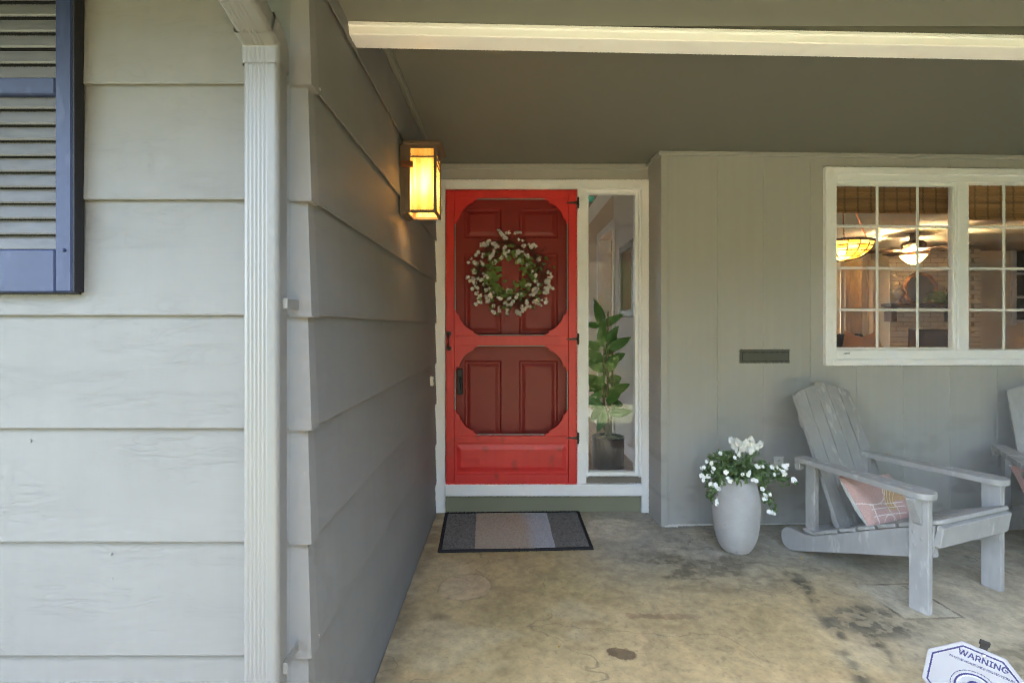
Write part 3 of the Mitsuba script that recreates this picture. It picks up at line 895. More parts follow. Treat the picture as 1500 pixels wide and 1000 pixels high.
def blossom(n, r, cup, seed, fat=0.42):
    """n rounded petals round +z."""
    q = random.Random(seed)
    v, f = [], []
    for k in range(n):
        a = 2 * math.pi * k / n + q.uniform(-0.15, 0.15)
        c, s = math.cos(a), math.sin(a)
        L = r * q.uniform(0.85, 1.1)
        base = len(v)
        prof = [(0.05, 0.06, 0), (0.45, fat, cup * 0.35), (0.80, fat * 0.95, cup * 0.8), (1.0, fat * 0.45, cup * (1.1 + q.uniform(-0.3, 0.3)))]
        for t, w, z in prof:
            for side, lift in ((-1, 0.10), (0, 0.0), (1, 0.10)):
                x, y = t * L, side * w * L
                v.append((x * c - y * s, x * s + y * c, (z + lift * w) * L))
        for i in range(3):
            for j in range(2):
                o = base + 3 * i + j
                f += [[o, o + 1, o + 4], [o, o + 4, o + 3]]
    return trimesh.Trimesh(v, f, process=False)


def leaf(L, W, bendz=0.2, fold=0.25, n=5):
    """Pointed leaf along +x with a fold along the middle."""
    v, f = [], []
    for i in range(n + 1):
        t = i / n
        w = W * 0.5 * (math.sin(math.pi * min(1, t ** 0.8)) ** 0.85 if 0 < t < 1 else 0.02)
        z = bendz * L * (-(t ** 2))
        v += [(t * L, -w, z + fold * w), (t * L, 0, z), (t * L, w, z + fold * w)]
    for i in range(n):
        for j in range(2):
            o = 3 * i + j
            f += [[o, o + 1, o + 4], [o, o + 4, o + 3]]
    return trimesh.Trimesh(v, f, process=False)


# ------------------------------------------------------------------ wreath
YW = 3.585
wr = thing('door_wreath', 'round twig wreath with white flowers and green leaves on the dark red door', 'wreath')
wc = P(747, 402, YW)
sw = YW / F
twigs = []
for k in range(150):
    a0 = R0.uniform(0, 2 * math.pi)
    span = R0.uniform(0.4, 1.0)
    r0 = R0.uniform(26, 47) * sw
    dr_ = R0.uniform(-6, 16) * sw
    yy = R0.uniform(-0.030, 0.012)
    pts = [(wc[0] + math.cos(a0 + span * t) * (r0 + dr_ * t), YW + yy, wc[2] + math.sin(a0 + span * t) * (r0 + dr_ * t)) for t in np.linspace(0, 1, 6)]
    twigs.append(tube(pts, [0.0022, 0.0022, 0.002, 0.0018, 0.0014, 0.0008], 5, False))
for k in range(170):
    a = R0.uniform(0, 2 * math.pi)
    r0 = R0.uniform(32, 48) * sw
    L = R0.uniform(10, 26) * sw
    b = a + R0.uniform(-0.9, 0.9)
    p = np.array([wc[0] + math.cos(a) * r0, YW + R0.uniform(-0.03, 0.005), wc[2] + math.sin(a) * r0])
    q = p + np.array([math.cos(b) * L, -R0.uniform(0, 0.02), math.sin(b) * L])
    twigs.append(tube([p, (p + q) / 2 + np.array([0, 0, R0.uniform(-.006, .006)]), q], [0.0014, 0.0011, 0.0006], 4, False))
add(wr, 'twig_ring', cat(twigs), 'twig', kind='stuff')
lv = []
LE = [leaf(0.042, 0.024, 0.2, 0.3), leaf(0.034, 0.026, 0.3, 0.2)]
for k in range(360):
    a = R0.uniform(0, 2 * math.pi)
    # greener patches: left, upper right, lower right, lower left
    if R0.random() > 0.30 + 0.7 * max(0, math.cos(a - 2.9), math.cos(a - 0.55) * 0.95, math.cos(a + 0.5) * 0.8, math.cos(a + 2.4) * 0.9) ** 3:
        continue
    r0 = (R0.gauss(29, 5) if R0.random() < 0.88 else R0.uniform(40, 66)) * sw
    d = np.array([math.cos(a + R0.uniform(-1.4, 1.4)), -R0.uniform(-0.2, 1.0), math.sin(a + R0.uniform(-1.4, 1.4))])
    M = frame_to((wc[0] + math.cos(a) * r0, YW - R0.uniform(0.0, 0.030), wc[2] + math.sin(a) * r0), (R0.uniform(-.6, .6), -1, R0.uniform(-.2, .8)), R0.uniform(0, 6.3), R0.uniform(0.7, 1.15))
    lv.append(moved(R0.choice(LE), M))
add(wr, 'leaves', cat(lv), 'wreath_leaf', kind='stuff')
FL = [mikit.ply(blossom(n, r, c, s), 'petal_dried', smooth=True) for n, r, c, s in ((5, 0.021, 0.35, 1), (5, 0.019, 0.6, 2), (4, 0.018, 0.8, 3), (5, 0.023, 0.2, 4))]
spots = [(670 + a_ / 6.25, 320 + b_ / 6.25) for a_, b_ in (
    (395,140), (435,160), (465,130), (555,130), (565,190), (240,230), (265,250), (325,230), (360,250), (295,205), (340,300), (440,265), (465,300), (430,330), (415,345), (550,300), (535,350), (600,265), (660,240), (710,245), (620,330), (570,385), (670,365), (740,375), (655,420), (175,330), (230,350), (305,350), (100,405), (150,400), (190,420), (235,420), (335,410), (155,495), (95,540), (145,575), (145,550), (170,620), (150,645), (170,685), (185,730), (195,760), (255,520), (275,540), (230,560), (210,565), (245,605), (265,655), (300,690), (270,730), (275,760), (315,720), (330,800), (320,850), (385,840), (450,840), (390,730), (430,780), (460,790), (495,785), (485,730), (540,720), (585,690), (465,660), (640,770), (650,800), (595,795), (560,860), (590,850), (535,850), (575,885), (700,765), (740,745), (780,750), (765,795), (660,610), (690,660), (710,640), (745,600), (720,515), (685,485), (850,505), (840,540), (815,575), (840,575), (845,625), (800,640), (815,680), (665,700), (345,270), (720,770), (410,150), (545,310), (250,245))]
for i, (px, py) in enumerate(spots):
    for k in range(2 + i % 2):
        pos = P(px + min(k, 1) * R0.uniform(-4.5, 4.5), py + min(k, 1) * R0.uniform(-4.5, 4.5), YW - R0.uniform(0.010, 0.034))
        M = frame_to(pos, (R0.uniform(-.8, .8), -1, R0.uniform(-.6, .7)), R0.uniform(0, 6.3), R0.uniform(0.50, 0.82))
        add(wr, 'flower', FL[(i + k) % 4], None, M=M)

# ------------------------------------------------------------------ lantern on the left wall
ln = thing('wall_lantern', 'lit bronze wall lantern with amber glass panels left of the red door', 'wall lamp')
lx0, lx1 = -0.452, -0.307
ly0, ly1 = 2.300, 2.470
lz0, lz1 = H - (311 - CY) * 2.3 / F, H - (212 - CY) * 2.3 / F
b = 0.014
LB = 'lantern_bronze'
for x in (lx0, lx1 - b):
    for y in (ly0, ly1 - b):
        wdt = 0.024 if (x == lx0) else b - 0.002
        add(ln, 'corner_post', bx(x, x + wdt, y, y + b, lz0, lz1, 0.001), LB)
zbar = H - (229 - CY) * 2.3 / F
bars = []
for z in (lz0, lz1 - b):
    hgt = b if z != lz0 else 0.012
    for y in (ly0 + 0.001, ly1 - b):
        bars.append(bx(lx0 + 0.026, lx1 - b, y, y + b - 0.001, z, z + hgt, 0.0008))
    for x in (lx0, lx1 - b - 0.001):
        bars.append(bx(x + 0.001, x + b, ly0 + b, ly1 - b, z, z + hgt, 0.0008))
for y in (ly0 + 0.002, ly1 - b + 0.002):
    bars.append(bx(lx0 + 0.026, lx1 - b, y, y + 0.010, zbar - 0.0028, zbar + 0.0028, 0.0005))
for dz in (0, 0.026, -0.026):
    bars.append(bx(lx1 - b + 0.001, lx1 - 0.002, ly0 + b, ly1 - b, zbar - 0.0028 + dz, zbar + 0.0028 + dz, 0.0005))
bars.append(bx(lx1 - b + 0.001, lx1 - 0.002, (ly0 + ly1) / 2 - 0.003, (ly0 + ly1) / 2 + 0.003, zbar, lz1 - b, 0.0005))
add(ln, 'crossbars', cat(bars), LB)
add(ln, 'roof_cap', cat([bx(lx0 - 0.006, lx1 + 0.020, ly0 - 0.014, ly1 + 0.016, lz1, lz1 + 0.016, 0.003), bx(lx0 + 0.02, lx1 - 0.02, ly0 + 0.02, ly1 - 0.02, lz1 + 0.016, lz1 + 0.03, 0.004)]), LB)
add(ln, 'back_plate', bx(-0.475, lx0, ly0 + 0.004, ly1 - 0.004, lz0 - 0.006, lz1 + 0.004, 0.002), LB)
zc = H - (239.5 - CY) * 2.27 / F
add(ln, 'mounting_clip', cat([bx(lx0 - 0.014, lx0 + 0.040, ly0 - 0.020, ly0 - 0.0005, zc - 0.010, zc + 0.016, 0.003), bx(lx0 - 0.008, lx0 + 0.018, ly0 - 0.030, ly0 - 0.02, zc - 0.014, zc + 0.006, 0.004)]), 'copper')


def quad(a, bq, c, d):
    return trimesh.Trimesh([a, bq, c, d], [[0, 1, 2], [0, 2, 3]], process=False)


def glass_x(y, x0, x1, z0, z1):
    return quad((x0, y, z0), (x1, y, z0), (x1, y, z1), (x0, y, z1))


for (z0, z1) in ((lz0 + 0.012, zbar - 0.0028), (zbar + 0.0028, lz1 - b)):
    add(ln, 'glass_panel', glass_x(ly0 + 0.007, lx0 + 0.026, lx1 - b, z0, z1), 'amber_panel')
    add(ln, 'glass_panel', glass_x(ly1 - 0.007, lx0 + 0.026, lx1 - b, z0, z1), 'amber_panel')
    add(ln, 'glass_panel', quad((lx1 - 0.007, ly0 + b, z0), (lx1 - 0.007, ly1 - b, z0), (lx1 - 0.007, ly1 - b, z1), (lx1 - 0.007, ly0 + b, z1)), 'amber_panel')
add(ln, 'glass_panel', quad((lx0 + 0.007, ly0 + b, lz0 + 0.012), (lx0 + 0.007, ly1 - b, lz0 + 0.012), (lx0 + 0.007, ly1 - b, lz1 - b), (lx0 + 0.007, ly0 + b, lz1 - b)), 'amber_panel')
bulb_c = ((lx0 + lx1) / 2 + 0.004, ly0 + 0.066, lz0 + 0.135)
lbulb = add(ln, 'bulb', lathe([(0, -0.045), (0.020, -0.040), (0.029, -0.02), (0.030, 0.0), (0.024, 0.022), (0.014, 0.040), (0.013, 0.055), (0, 0.056)], 20, bulb_c), 'lens_white', smooth=True, emitter=emitter((1.25, 0.9, 0.48)))
add(lbulb, 'holder', lathe([(0, 0.054), (0.016, 0.056), (0.016, 0.10), (0, 0.10)], 16, bulb_c), LB)

# doorbell by the door
db = P(633.5, 558, 3.27)
bell = thing('doorbell', 'small white doorbell button on the porch siding beside the door frame', 'doorbell')
cover = add(bell, 'cover', bx(XL + 0.006, XL + 0.026, db[1] - 0.017, db[1] + 0.017, db[2] - 0.030, db[2] + 0.030, 0.004), 'plate_white')
add(cover, 'button', bx(XL + 0.026, XL + 0.029, db[1] - 0.009, db[1] + 0.009, db[2] - 0.011, db[2] + 0.011, 0.002), 'frame_grey')

# ------------------------------------------------------------------ window wall (own coordinates u, depth, z)
pw = thing('panel_wall', 'grey wall of grooved vertical panels holding the window and the mail slot', 'wall')
WTOP = 2.40
wx0, wz0 = PW(1213, 533, -0.01)
_, wz1 = PW(1213, 246, -0.01)
wx1 = PW(1604, 300, -0.01)[0]


def wadd(parent, name, mesh, m, **kw):
    return add(parent, name, moved(mesh, WM), m, **kw)


def plank(u0, u1, z0, z1):
    """Face with a rebated groove at its right edge."""
    pr = [(u0, 0.0), (u1 - 0.0060, 0.0), (u1 - 0.0045, 0.0022), (u1 - 0.0015, 0.0022), (u1, 0.0), (u1, 0.10), (u0, 0.10)]
    m = ext_z(Polygon(pr), z0, z1)
    return m


us = [0.055] + [PW(p, 400)[0] for p in (1051, 1119, 1187, 1255, 1323.5, 1392, 1461, 1530, 1599, 1668, 1738)] + [4.6]
for u0, u1 in zip(us[:-1], us[1:]):
    cuts = sorted({u0, u1, *[w for w in (wx0, wx1) if u0 < w < u1]})
    for a, c in zip(cuts[:-1], cuts[1:]):
        mk = plank if c == u1 else (lambda p, q, r, s: bx(p, q, 0.0, 0.10, r, s, 0))
        if a >= wx0 - 1e-6 and c <= wx1 + 1e-6:
            wadd(pw, 'panel', mk(a, c, 0.0, wz0), 'panel_paint')
            wadd(pw, 'panel', mk(a, c, wz1, WTOP), 'panel_paint')
        else:
            wadd(pw, 'panel', mk(a, c, 0.0, WTOP), 'panel_paint')
wadd(pw, 'corner_board', bx(-0.004, 0.043, -0.018, 0.0, 0.0, 2.372, 0.003), 'panel_paint')
wadd(pw, 'corner_board', bx(0.043, 0.055, -0.006, 0.10, 0.0, 2.372, 0.002), 'panel_paint')
wadd(pw, 'return_board', bx(-0.003, 0.0425, 0.0, 0.30, 0.0, WTOP, 0.0), 'panel_paint')
wadd(pw, 'top_trim', bx(-0.010, 4.6, -0.022, -0.0001, 2.372, 2.3995, 0.004), 'panel_paint')
wadd(pw, 'top_trim', bx(-0.020, -0.003, -0.022, 0.27, 2.372, 2.3993, 0.004), 'panel_paint')
caulk = []
for k in range(26):
    u = 0.02 + k * 0.09
    hh = 0.006 + 0.005 * R0.random()
    if k in (4, 11, 15, 21):
        continue
    caulk.append(bx(u, u + 0.089, -0.006 - 0.014 * (k == 0), 0.001, 0.0, hh, 0.001))
wadd(pw, 'caulk_line', cat(caulk), 'caulk')

# window
wd = thing('sliding_window', 'white framed window with white grid bars looking into the lit living room', 'window')
_, ztc = PW(1215, 244, -0.03)
ux = lambda p, d=-0.02: PW(p, 400, d)[0]  # noqa: E731
uz = lambda q, d=-0.02, p=1330: PW(p, q, d)[1]  # noqa: E731
co0, co1 = ux(1210, -0.035), ux(1612, -0.035)
cz0, cz1 = uz(535.5, -0.035, 1220), uz(244, -0.035, 1215)
ci0, ci1, iz0, iz1 = ux(1220, -0.035), ux(1602, -0.035), uz(526.5, -0.035, 1220), uz(254, -0.035, 1220)
C = 'white_trim'
d0, d1 = -0.035, -0.001
wadd(wd, 'casing', bx(co0, ci0, d0, d1, cz0, cz1, 0.003), C)
wadd(wd, 'casing', bx(ci1, co1, d0, d1, cz0, cz1, 0.003), C)
wadd(wd, 'casing', bx(ci0, ci1, d0, d1, iz1, cz1, 0.003), C)
wadd(wd, 'casing', bx(ci0, ci1, d0 - 0.002, d1, cz0, iz0, 0.003), C)
V = 'vinyl_white'
e0 = -0.024
f0, f1, fz0, fz1 = ux(1226, e0), ux(1596, e0), uz(513, e0, 1226), uz(264.5, e0, 1226)
wadd(wd, 'outer_frame', bx(ci0, f0, e0, 0.06, iz0, iz1, 0.003), V)
wadd(wd, 'outer_frame', bx(f1, ci1, e0, 0.06, iz0, iz1, 0.003), V)
wadd(wd, 'outer_frame', bx(f0, f1, e0, 0.06, fz1, iz1, 0.003), V)
wadd(wd, 'outer_frame', bx(f0, f1, e0 - 0.001, 0.06, iz0, fz0, 0.003), V)
wadd(wd, 'weep_slot', bx(ux(1235), ux(1244), e0 - 0.003, e0 - 0.001, uz(517.5, e0, 1240) - 0.003, uz(517.5, e0, 1240) + 0.003, 0.001), 'plate_dark')
ms0, ms1 = ux(1403, -0.015), ux(1419.5, -0.015)
wadd(wd, 'centre_mullion', bx(ms0, ms1, -0.016, 0.06, fz0, fz1, 0.003), V)
# left sash (screened) and right fixed light
for (a, c, col, pm) in ((f0, ms0, ((1284.5, 1343.5)), 'pane_screened'), (ms1, f1, ((1470.0, 1526.0)), 'pane_clear')):
    t = 0.018 if col[0] < 1400 else 0.006
    sash = f'{wd}__sash' if col[0] < 1400 else f'{wd}__sash_001'
    wadd(sash, 'rail', bx(a, c, 0.004, 0.03, fz1 - t * 1.3, fz1, 0.001), 'muntin_white')
    wadd(sash, 'rail', bx(a, c, 0.004, 0.03, fz0, fz0 + t, 0.001), 'muntin_white')
    wadd(sash, 'stile', bx(a, a + 0.005, 0.005, 0.03, fz0 + t, fz1 - t * 1.3, 0.001), 'muntin_white')
    wadd(sash, 'stile', bx(c - t * 0.8, c, 0.005, 0.03, fz0 + t, fz1 - t * 1.3, 0.001), 'muntin_white')
    for p in col:
        u = ux(p, 0.02)
        wadd(sash, 'grid_bar', bx(u - 0.0085, u + 0.0085, 0.014, 0.022, fz0 + t, fz1 - t * 1.3, 0.002), 'muntin_white')
    for q in (332, 393, 453.8):
        z = uz(q, 0.02, 1330)
        wadd(sash, 'grid_bar', bx(a + 0.005, c - t * 0.8, 0.0145, 0.0215, z - 0.0085, z + 0.0085, 0.002), 'muntin_white')
    gq = quad((a + 0.004, 0.0255, fz0), (c - t * 0.8, 0.0255, fz0), (c - t * 0.8, 0.0255, fz1), (a + 0.004, 0.0255, fz1))
    wadd(sash, 'pane', gq, pm)

# mail slot, outlet
msl = thing('mail_slot', 'dark metal mail slot plate on the grey panel wall left of the window', 'mail slot')
u0, z1 = PW(1083, 511.5)
u1, z0 = PW(1156, 531.5)
wadd(msl, 'plate', bx(u0, u1, -0.007, -0.0003, z0, z1, 0.003), 'slot_metal')
wadd(msl, 'recess', bx(u0 + 0.014, u1 - 0.010, -0.0078, -0.0070, z0 + 0.010, z1 - 0.016, 0), 'plate_dark')
flap = wadd(msl, 'flap', bx(u0 + 0.018, u1 - 0.014, -0.012, -0.0080, z0 + 0.014, z1 - 0.022, 0.003), 'slot_metal')
wadd(flap, 'rib', bx(u0 + 0.03, u1 - 0.03, -0.015, -0.012, (z0 + z1) / 2 - 0.010, (z0 + z1) / 2 - 0.002, 0.002), 'slot_metal')
ou = thing('wall_outlet', 'white electrical outlet plate low on the wall above the white flowers', 'outlet')
u0, z1 = PW(1132.5, 668)
u1, z0 = PW(1147, 690)
wadd(ou, 'plate', bx(u0, u1, -0.008, -0.0003, z0, z1, 0.002), 'plate_white')
um = (u0 + u1) / 2
for zz in (z0 + (z1 - z0) * 0.28, z0 + (z1 - z0) * 0.72):
    sock = wadd(ou, 'socket', bx(um - 0.017, um + 0.017, -0.0105, -0.008, zz - 0.014, zz + 0.014, 0.003), 'plate_white')
    wadd(sock, 'slots', cat([bx(um - 0.008, um - 0.005, -0.0110, -0.0105, zz - 0.004, zz + 0.007, 0), bx(um + 0.005, um + 0.008, -0.0110, -0.0105, zz - 0.004, zz + 0.007, 0)]), 'plate_dark')

# ------------------------------------------------------------------ door mat
mt = thing('door_mat', 'woven door mat with tan centre, dark ends and black border before the red door', 'mat')
p_bl, p_br = P(652, 748, 1.27 * F / (748 - CY)), P(846, 745, 1.27 * F / (745 - CY))
f_l, f_r = P(642, 810, 1.27 * F / (810 - CY)), P(865, 804.5, 1.27 * F / (804.5 - CY))
nu, nv = 48, 28
mv, uvs = [], []
bl, br, fl_, frr = [np.array([q[0], q[1]]) for q in (p_bl, p_br, f_l, f_r)]
bl = np.array([-0.405, 3.50]); br = np.array([0.505, 3.525])
fl_ = np.array([-0.375, 2.895]); frr = np.array([0.502, 2.935])
for j in range(nv + 1):
    for i in range(nu + 1):
        s, t = i / nu, j / nv
        q = (fl_ * (1 - s) + frr * s) * (1 - t) + (bl * (1 - s) + br * s) * t
        mv.append((q[0], q[1], 0.009 + 0.0015 * math.sin(s * 9 + t * 4)))
        uvs.append((s * 0.915, t * 0.545))
mf = []
for j in range(nv):
    for i in range(nu):
        o = j * (nu + 1) + i
        mf += [[o, o + 1, o + nu + 2], [o, o + nu + 2, o + nu + 1]]
add(mt, 'woven_field', trimesh.Trimesh(mv, mf, process=False), 'mat_weave', smooth=True, uv=np.array(uvs))
ring = [(*fl_, 0.005), (*frr, 0.005), (*br, 0.005), (*bl, 0.005)]
bind = []
for a, c in zip(ring, ring[1:] + ring[:1]):
    bind.append(tube(np.linspace(a, c, 12), 0.0065, 8))
add(mt, 'binding', cat(bind), 'mat_binding', smooth=40)

# ------------------------------------------------------------------ cement pot with white flowers
pc = np.array([1.320, 2.93])
pt = thing('planter_pot', 'tall rounded cement planter standing by the grey panel wall', 'planter')
prof = [(0.0, 0.0), (0.066, 0.0), (0.076, 0.008), (0.098, 0.045), (0.115, 0.10), (0.125, 0.17), (0.1285, 0.24), (0.1275, 0.29), (0.1185, 0.345), (0.102, 0.398), (0.091, 0.424), (0.087, 0.430), (0.082, 0.429), (0.080, 0.420), (0.084, 0.395), (0.0, 0.395)]
from scipy.interpolate import PchipInterpolator  # noqa: E402
pts = np.array(prof[1:13])
tt = np.r_[0, np.cumsum(np.hypot(*np.diff(pts, axis=0).T))]
ti = np.linspace(0, tt[-1], 48)
sm = np.stack([PchipInterpolator(tt, pts[:, 0])(ti), PchipInterpolator(tt, pts[:, 1])(ti)], 1)
add(pt, 'pot_body', lathe([(0, 0), *map(tuple, sm), (0.080, 0.415), (0.084, 0.395)], 72, (*pc, 0)), 'pot_cement', smooth=50)
add(pt, 'soil', lathe([(0, 0.404), (0.0825, 0.400)], 32, (*pc, 0)), 'soil')
pl = thing('flowering_plant', 'trailing plant with small white flowers spilling from the cement planter', 'plant')
SP = F / 2.93
W = lambda px, py, dy=0.0: P(px, py, 2.93 + dy)  # noqa: E731
LS = [leaf(0.024, 0.015, 0.25, 0.3, 3), leaf(0.019, 0.014, 0.2, 0.2, 3), leaf(0.030, 0.018, 0.3, 0.3, 3)]
lv, st = [], []
trails = [[(1085, 700), (1060, 680), (1040, 690), (1033, 700)], [(1080, 695), (1055, 668), (1038, 686)], [(1080, 700), (1058, 705), (1053, 722), (1050, 734)], [(1082, 700), (1062, 700), (1046, 708), (1038, 714)],
          [(1095, 698), (1118, 690), (1140, 698), (1163, 703)], [(1095, 697), (1120, 686), (1150, 690)], [(1095, 700), (1115, 702), (1119, 716), (1123, 728), (1134, 748)], [(1090, 695), (1130, 700), (1150, 705)],
          [(1085, 695), (1075, 670), (1062, 664)], [(1085, 690), (1095, 672), (1108, 662)], [(1088, 692), (1112, 678), (1126, 688)], [(1083, 698), (1070, 690), (1048, 696)], [(1090, 700), (1113, 694), (1117, 722)]]
for tr in trails:
    for rep in range(3):
        pts = []
        for k, (x, y) in enumerate(tr):
            j = 3.5 * k / len(tr) + 1.5
            depth = (0.0 if k == 0 else R0.uniform(-0.05, 0.045))
            pts.append(W(x + R0.uniform(-j, j), y + R0.uniform(-j, j), depth - (0.12 if (y > 700 and 1060 < x < 1113) else 0)))
        pts[0] = np.array([pc[0] + R0.uniform(-.05, .05), pc[1] + R0.uniform(-.05, .05), 0.39])
        pts = np.array(pts)
        t = np.linspace(0, 1, len(pts))
        cur = np.stack([PchipInterpolator(t, pts[:, k])(np.linspace(0, 1, 14)) for k in range(3)], 1)
        # keep outside of the pot
        for q in cur:
            d = q[:2] - pc
            r = np.linalg.norm(d)
            if q[2] < 0.42 and r > 0.06:
                need = 0.138 if q[2] < 0.38 else 0.105
                if r < need:
                    q[:2] = pc + d / r * need
        st.append(tube(cur, 0.0013, 4, False))
        for q in range(22):
            i = R0.uniform(1.5, 13)
            p = cur[int(i)] + (cur[min(13, int(i) + 1)] - cur[int(i)]) * (i % 1) + np.array([R0.gauss(0, .010), R0.gauss(0, .012), R0.gauss(0, .010)])
            lv.append(moved(R0.choice(LS), frame_to(p, (R0.uniform(-1, 1), -0.7, R0.uniform(0, 1.2)), R0.uniform(0, 6.3), R0.uniform(0.7, 1.15))))
for k in range(230):                                       # the bushy middle
    a, r = R0.uniform(0, 6.283), math.sqrt(R0.random()) * 0.135
    p = np.array([pc[0] + math.cos(a) * r - 0.02, pc[1] + math.sin(a) * r, 0.42 + R0.random() * 0.115 * (1 - (r / 0.15) ** 2) + 0.01])
    lv.append(moved(R0.choice(LS), frame_to(p, (R0.uniform(-1, 1), R0.uniform(-1.2, .2), R0.uniform(0.1, 1.2)), R0.uniform(0, 6.3), R0.uniform(0.9, 1.6))))
add(pl, 'foliage', cat(lv), 'leaf_thin', kind='stuff')
FS = [mikit.ply(blossom(5, 0.0135, 0.15, 20 + s, 0.45), 'petal_white', smooth=True) for s in range(3)]
fspots = [(1027, 686), (1031, 684), (1042, 678), (1045, 686), (1043, 691), (1028, 696), (1032, 700), (1030, 703), (1037, 697), (1040, 708), (1044, 711), (1049, 712), (1052, 715), (1048, 709), (1063, 691), (1066, 700), (1057, 705), (1060, 707),
          (1055, 664), (1088, 694), (1097, 692), (1096, 695), (1108, 682), (1110, 683), (1117, 683), (1131, 684), (1134, 695), (1148, 682), (1151, 686), (1147, 690), (1149, 694), (1143, 688), (1162, 701), (1165, 703), (1161, 704), (1107, 704),
          (1103, 702), (1117, 716), (1120, 724), (1121, 730), (1128, 724), (1118, 731), (1130, 750), (1134, 752), (1127, 749), (1051, 734), (1057, 736), (1049, 738), (1076, 670), (1082, 667), (1069, 704), (1035, 676), (1153, 681), (1138, 684), (1123, 726)]
for i, (px, py) in enumerate(fspots):
    p = W(px, py, R0.uniform(-0.07, -0.03) - (0.08 if 1062 < px < 1112 and py > 688 else 0.0))
    add(pl, 'flower', FS[i % 3], None, M=frame_to(p, (R0.uniform(-.6, .6), -1, R0.uniform(-.2, .9)), R0.uniform(0, 6.3), R0.uniform(0.8, 1.15)))
add(pl, 'stems', cat(st), 'stem_green', kind='stuff')
cy = thing('cyclamen_plant', 'taller white cyclamen blooms rising from the middle of the cement planter', 'plant')


def cyclamen(seed):
    q = random.Random(seed)
    ms = []
    for k in range(5):
        a = 2 * math.pi * k / 5 + q.uniform(-.25, .25)
        m = leaf(0.040, 0.030, -0.25, 0.35, 5)
        M = trimesh.transformations.euler_matrix(0, -math.radians(q.uniform(45, 80)), a, 'sxyz')
        ms.append(moved(m, M))
    return cat(ms)


CYC = [mikit.ply(cyclamen(s), 'petal_white', smooth=True) for s in range(3)]
sts = []
for i, (px, py) in enumerate([(1077, 657), (1083, 652), (1090, 653), (1093, 660), (1098, 649), (1103, 655), (1106, 659), (1087, 660), (1081, 664), (1110, 654), (1098, 664), (1074, 650)]):
    p = W(px, py + 2, R0.uniform(-0.04, 0.05))
    add(cy, 'bloom', CYC[i % 3], None, M=mat4(p, rz=R0.uniform(0, 6), rx=R0.uniform(-.6, .6), ry=R0.uniform(-.5, .5), s=R0.uniform(1.05, 1.35)))
    base = np.array([pc[0] + R0.uniform(-.05, .05), pc[1] + R0.uniform(-.05, .05), 0.39])
    sts.append(tube([base, (base * 0.4 + p * 0.6) + np.array([0.006, 0, 0.01]), p], 0.0018, 5, False))
add(cy, 'stems', cat(sts), 'stem_green', kind='stuff')

# ------------------------------------------------------------------ garden chairs


def rounded_end(x0, x1, y0, y1, r0, r1):
    """Arm outline in (x, y): round nose at y0 with width from x0 to x1, narrower tail at y1."""
    w = x1 - x0
    pts = [(x0, y0 + w * 0.42)]
    for a in np.linspace(math.pi, 2 * math.pi, 12):
        pts.append(((x0 + x1) / 2 + math.cos(a) * w / 2, y0 + w * 0.42 + math.sin(a) * w * 0.42))
    return Polygon(pts + [(r1, y1), (r0, y1)])


CH = {}


def cshape(name, mesh, smooth=False):
    CH[name] = mikit.ply(mesh, 'chair_paint', smooth=smooth)


CP = []                                                    # (part name, mesh)
HALF = 0.278
for s in (-1, 1):
    xo = s * HALF
    CP.append(('front_leg', bx(xo - 0.016, xo + 0.016, -0.040, 0.040, 0.0, 0.515, 0.003)))
    st_p = Polygon([(-0.045, 0.395), (-0.045, 0.255), (0.30, 0.132), (0.665, -0.0), (0.700, 0.003), (0.724, 0.024), (0.735, 0.060), (0.728, 0.096), (0.705, 0.118), (0.675, 0.126), (0.64, 0.124), (0.59, 0.122), (0.53, 0.132), (0.46, 0.165), (0.10, 0.335)])
    xi = s * (HALF - 0.016 - 0.014 - 0.0005)
    CP.append(('stringer', ext_x(st_p, xi - 0.014, xi + 0.014)))
    CP.append(('rear_post', bx(xi - s * 0.0145, xi - s * 0.0145 - s * 0.032, 0.545, 0.603, 0.08, 0.515, 0.003)))
    out, inn = s * 0.340, s * 0.222
    m = ext_z(rounded_end(min(out, inn), max(out, inn), -0.060, 0.64, *(sorted((s * 0.268, s * 0.198)))), 0.516, 0.542)
    CP.append(('arm', m))
    cp = Polygon([(0.0, 0.0), (0.060, 0.0), (0.060, -0.012), (0.012, -0.115), (0.0, -0.125)])
    mm = ext_y(affinity.translate(affinity.scale(cp, s, 1, origin=(0, 0)), s * (HALF + 0.0165), 0.5155), -0.017, 0.017)
    CP.append(('arm_bracket', mm))
CP.append(('arm_rail', bx(-0.262, 0.262, 0.615, 0.65, 0.470, 0.515, 0.003)))
# seat boards along the stringers' slope
top = [(-0.075, 0.410), (0.02, 0.372), (0.115, 0.330), (0.21, 0.285), (0.305, 0.240), (0.40, 0.195)]
tl = math.atan2(0.335 - 0.395, 0.145)
for k, (y, z) in enumerate(top):
    m = bx(-0.258, 0.258, 0.0, 0.088, 0.0, 0.019, 0.003)
    ang = -0.405 if k > 0 else -0.36
    m = moved(m, mat4((0, y, z), rx=ang))
    CP.append(('seat_slat', m))
for (y, z, a) in ((0.535, 0.134, 0.05), (0.475, 0.158, -0.40)):
    CP.append(('seat_slat', moved(bx(-0.262, 0.262, 0, 0.06, 0, 0.019, 0.003), mat4((0, y, z), rx=a))))
CP.append(('apron', moved(bx(-0.262, 0.262, 0.0, 0.028, -0.098, 0.0, 0.004), mat4((0, -0.083, 0.398), rx=0.16))))
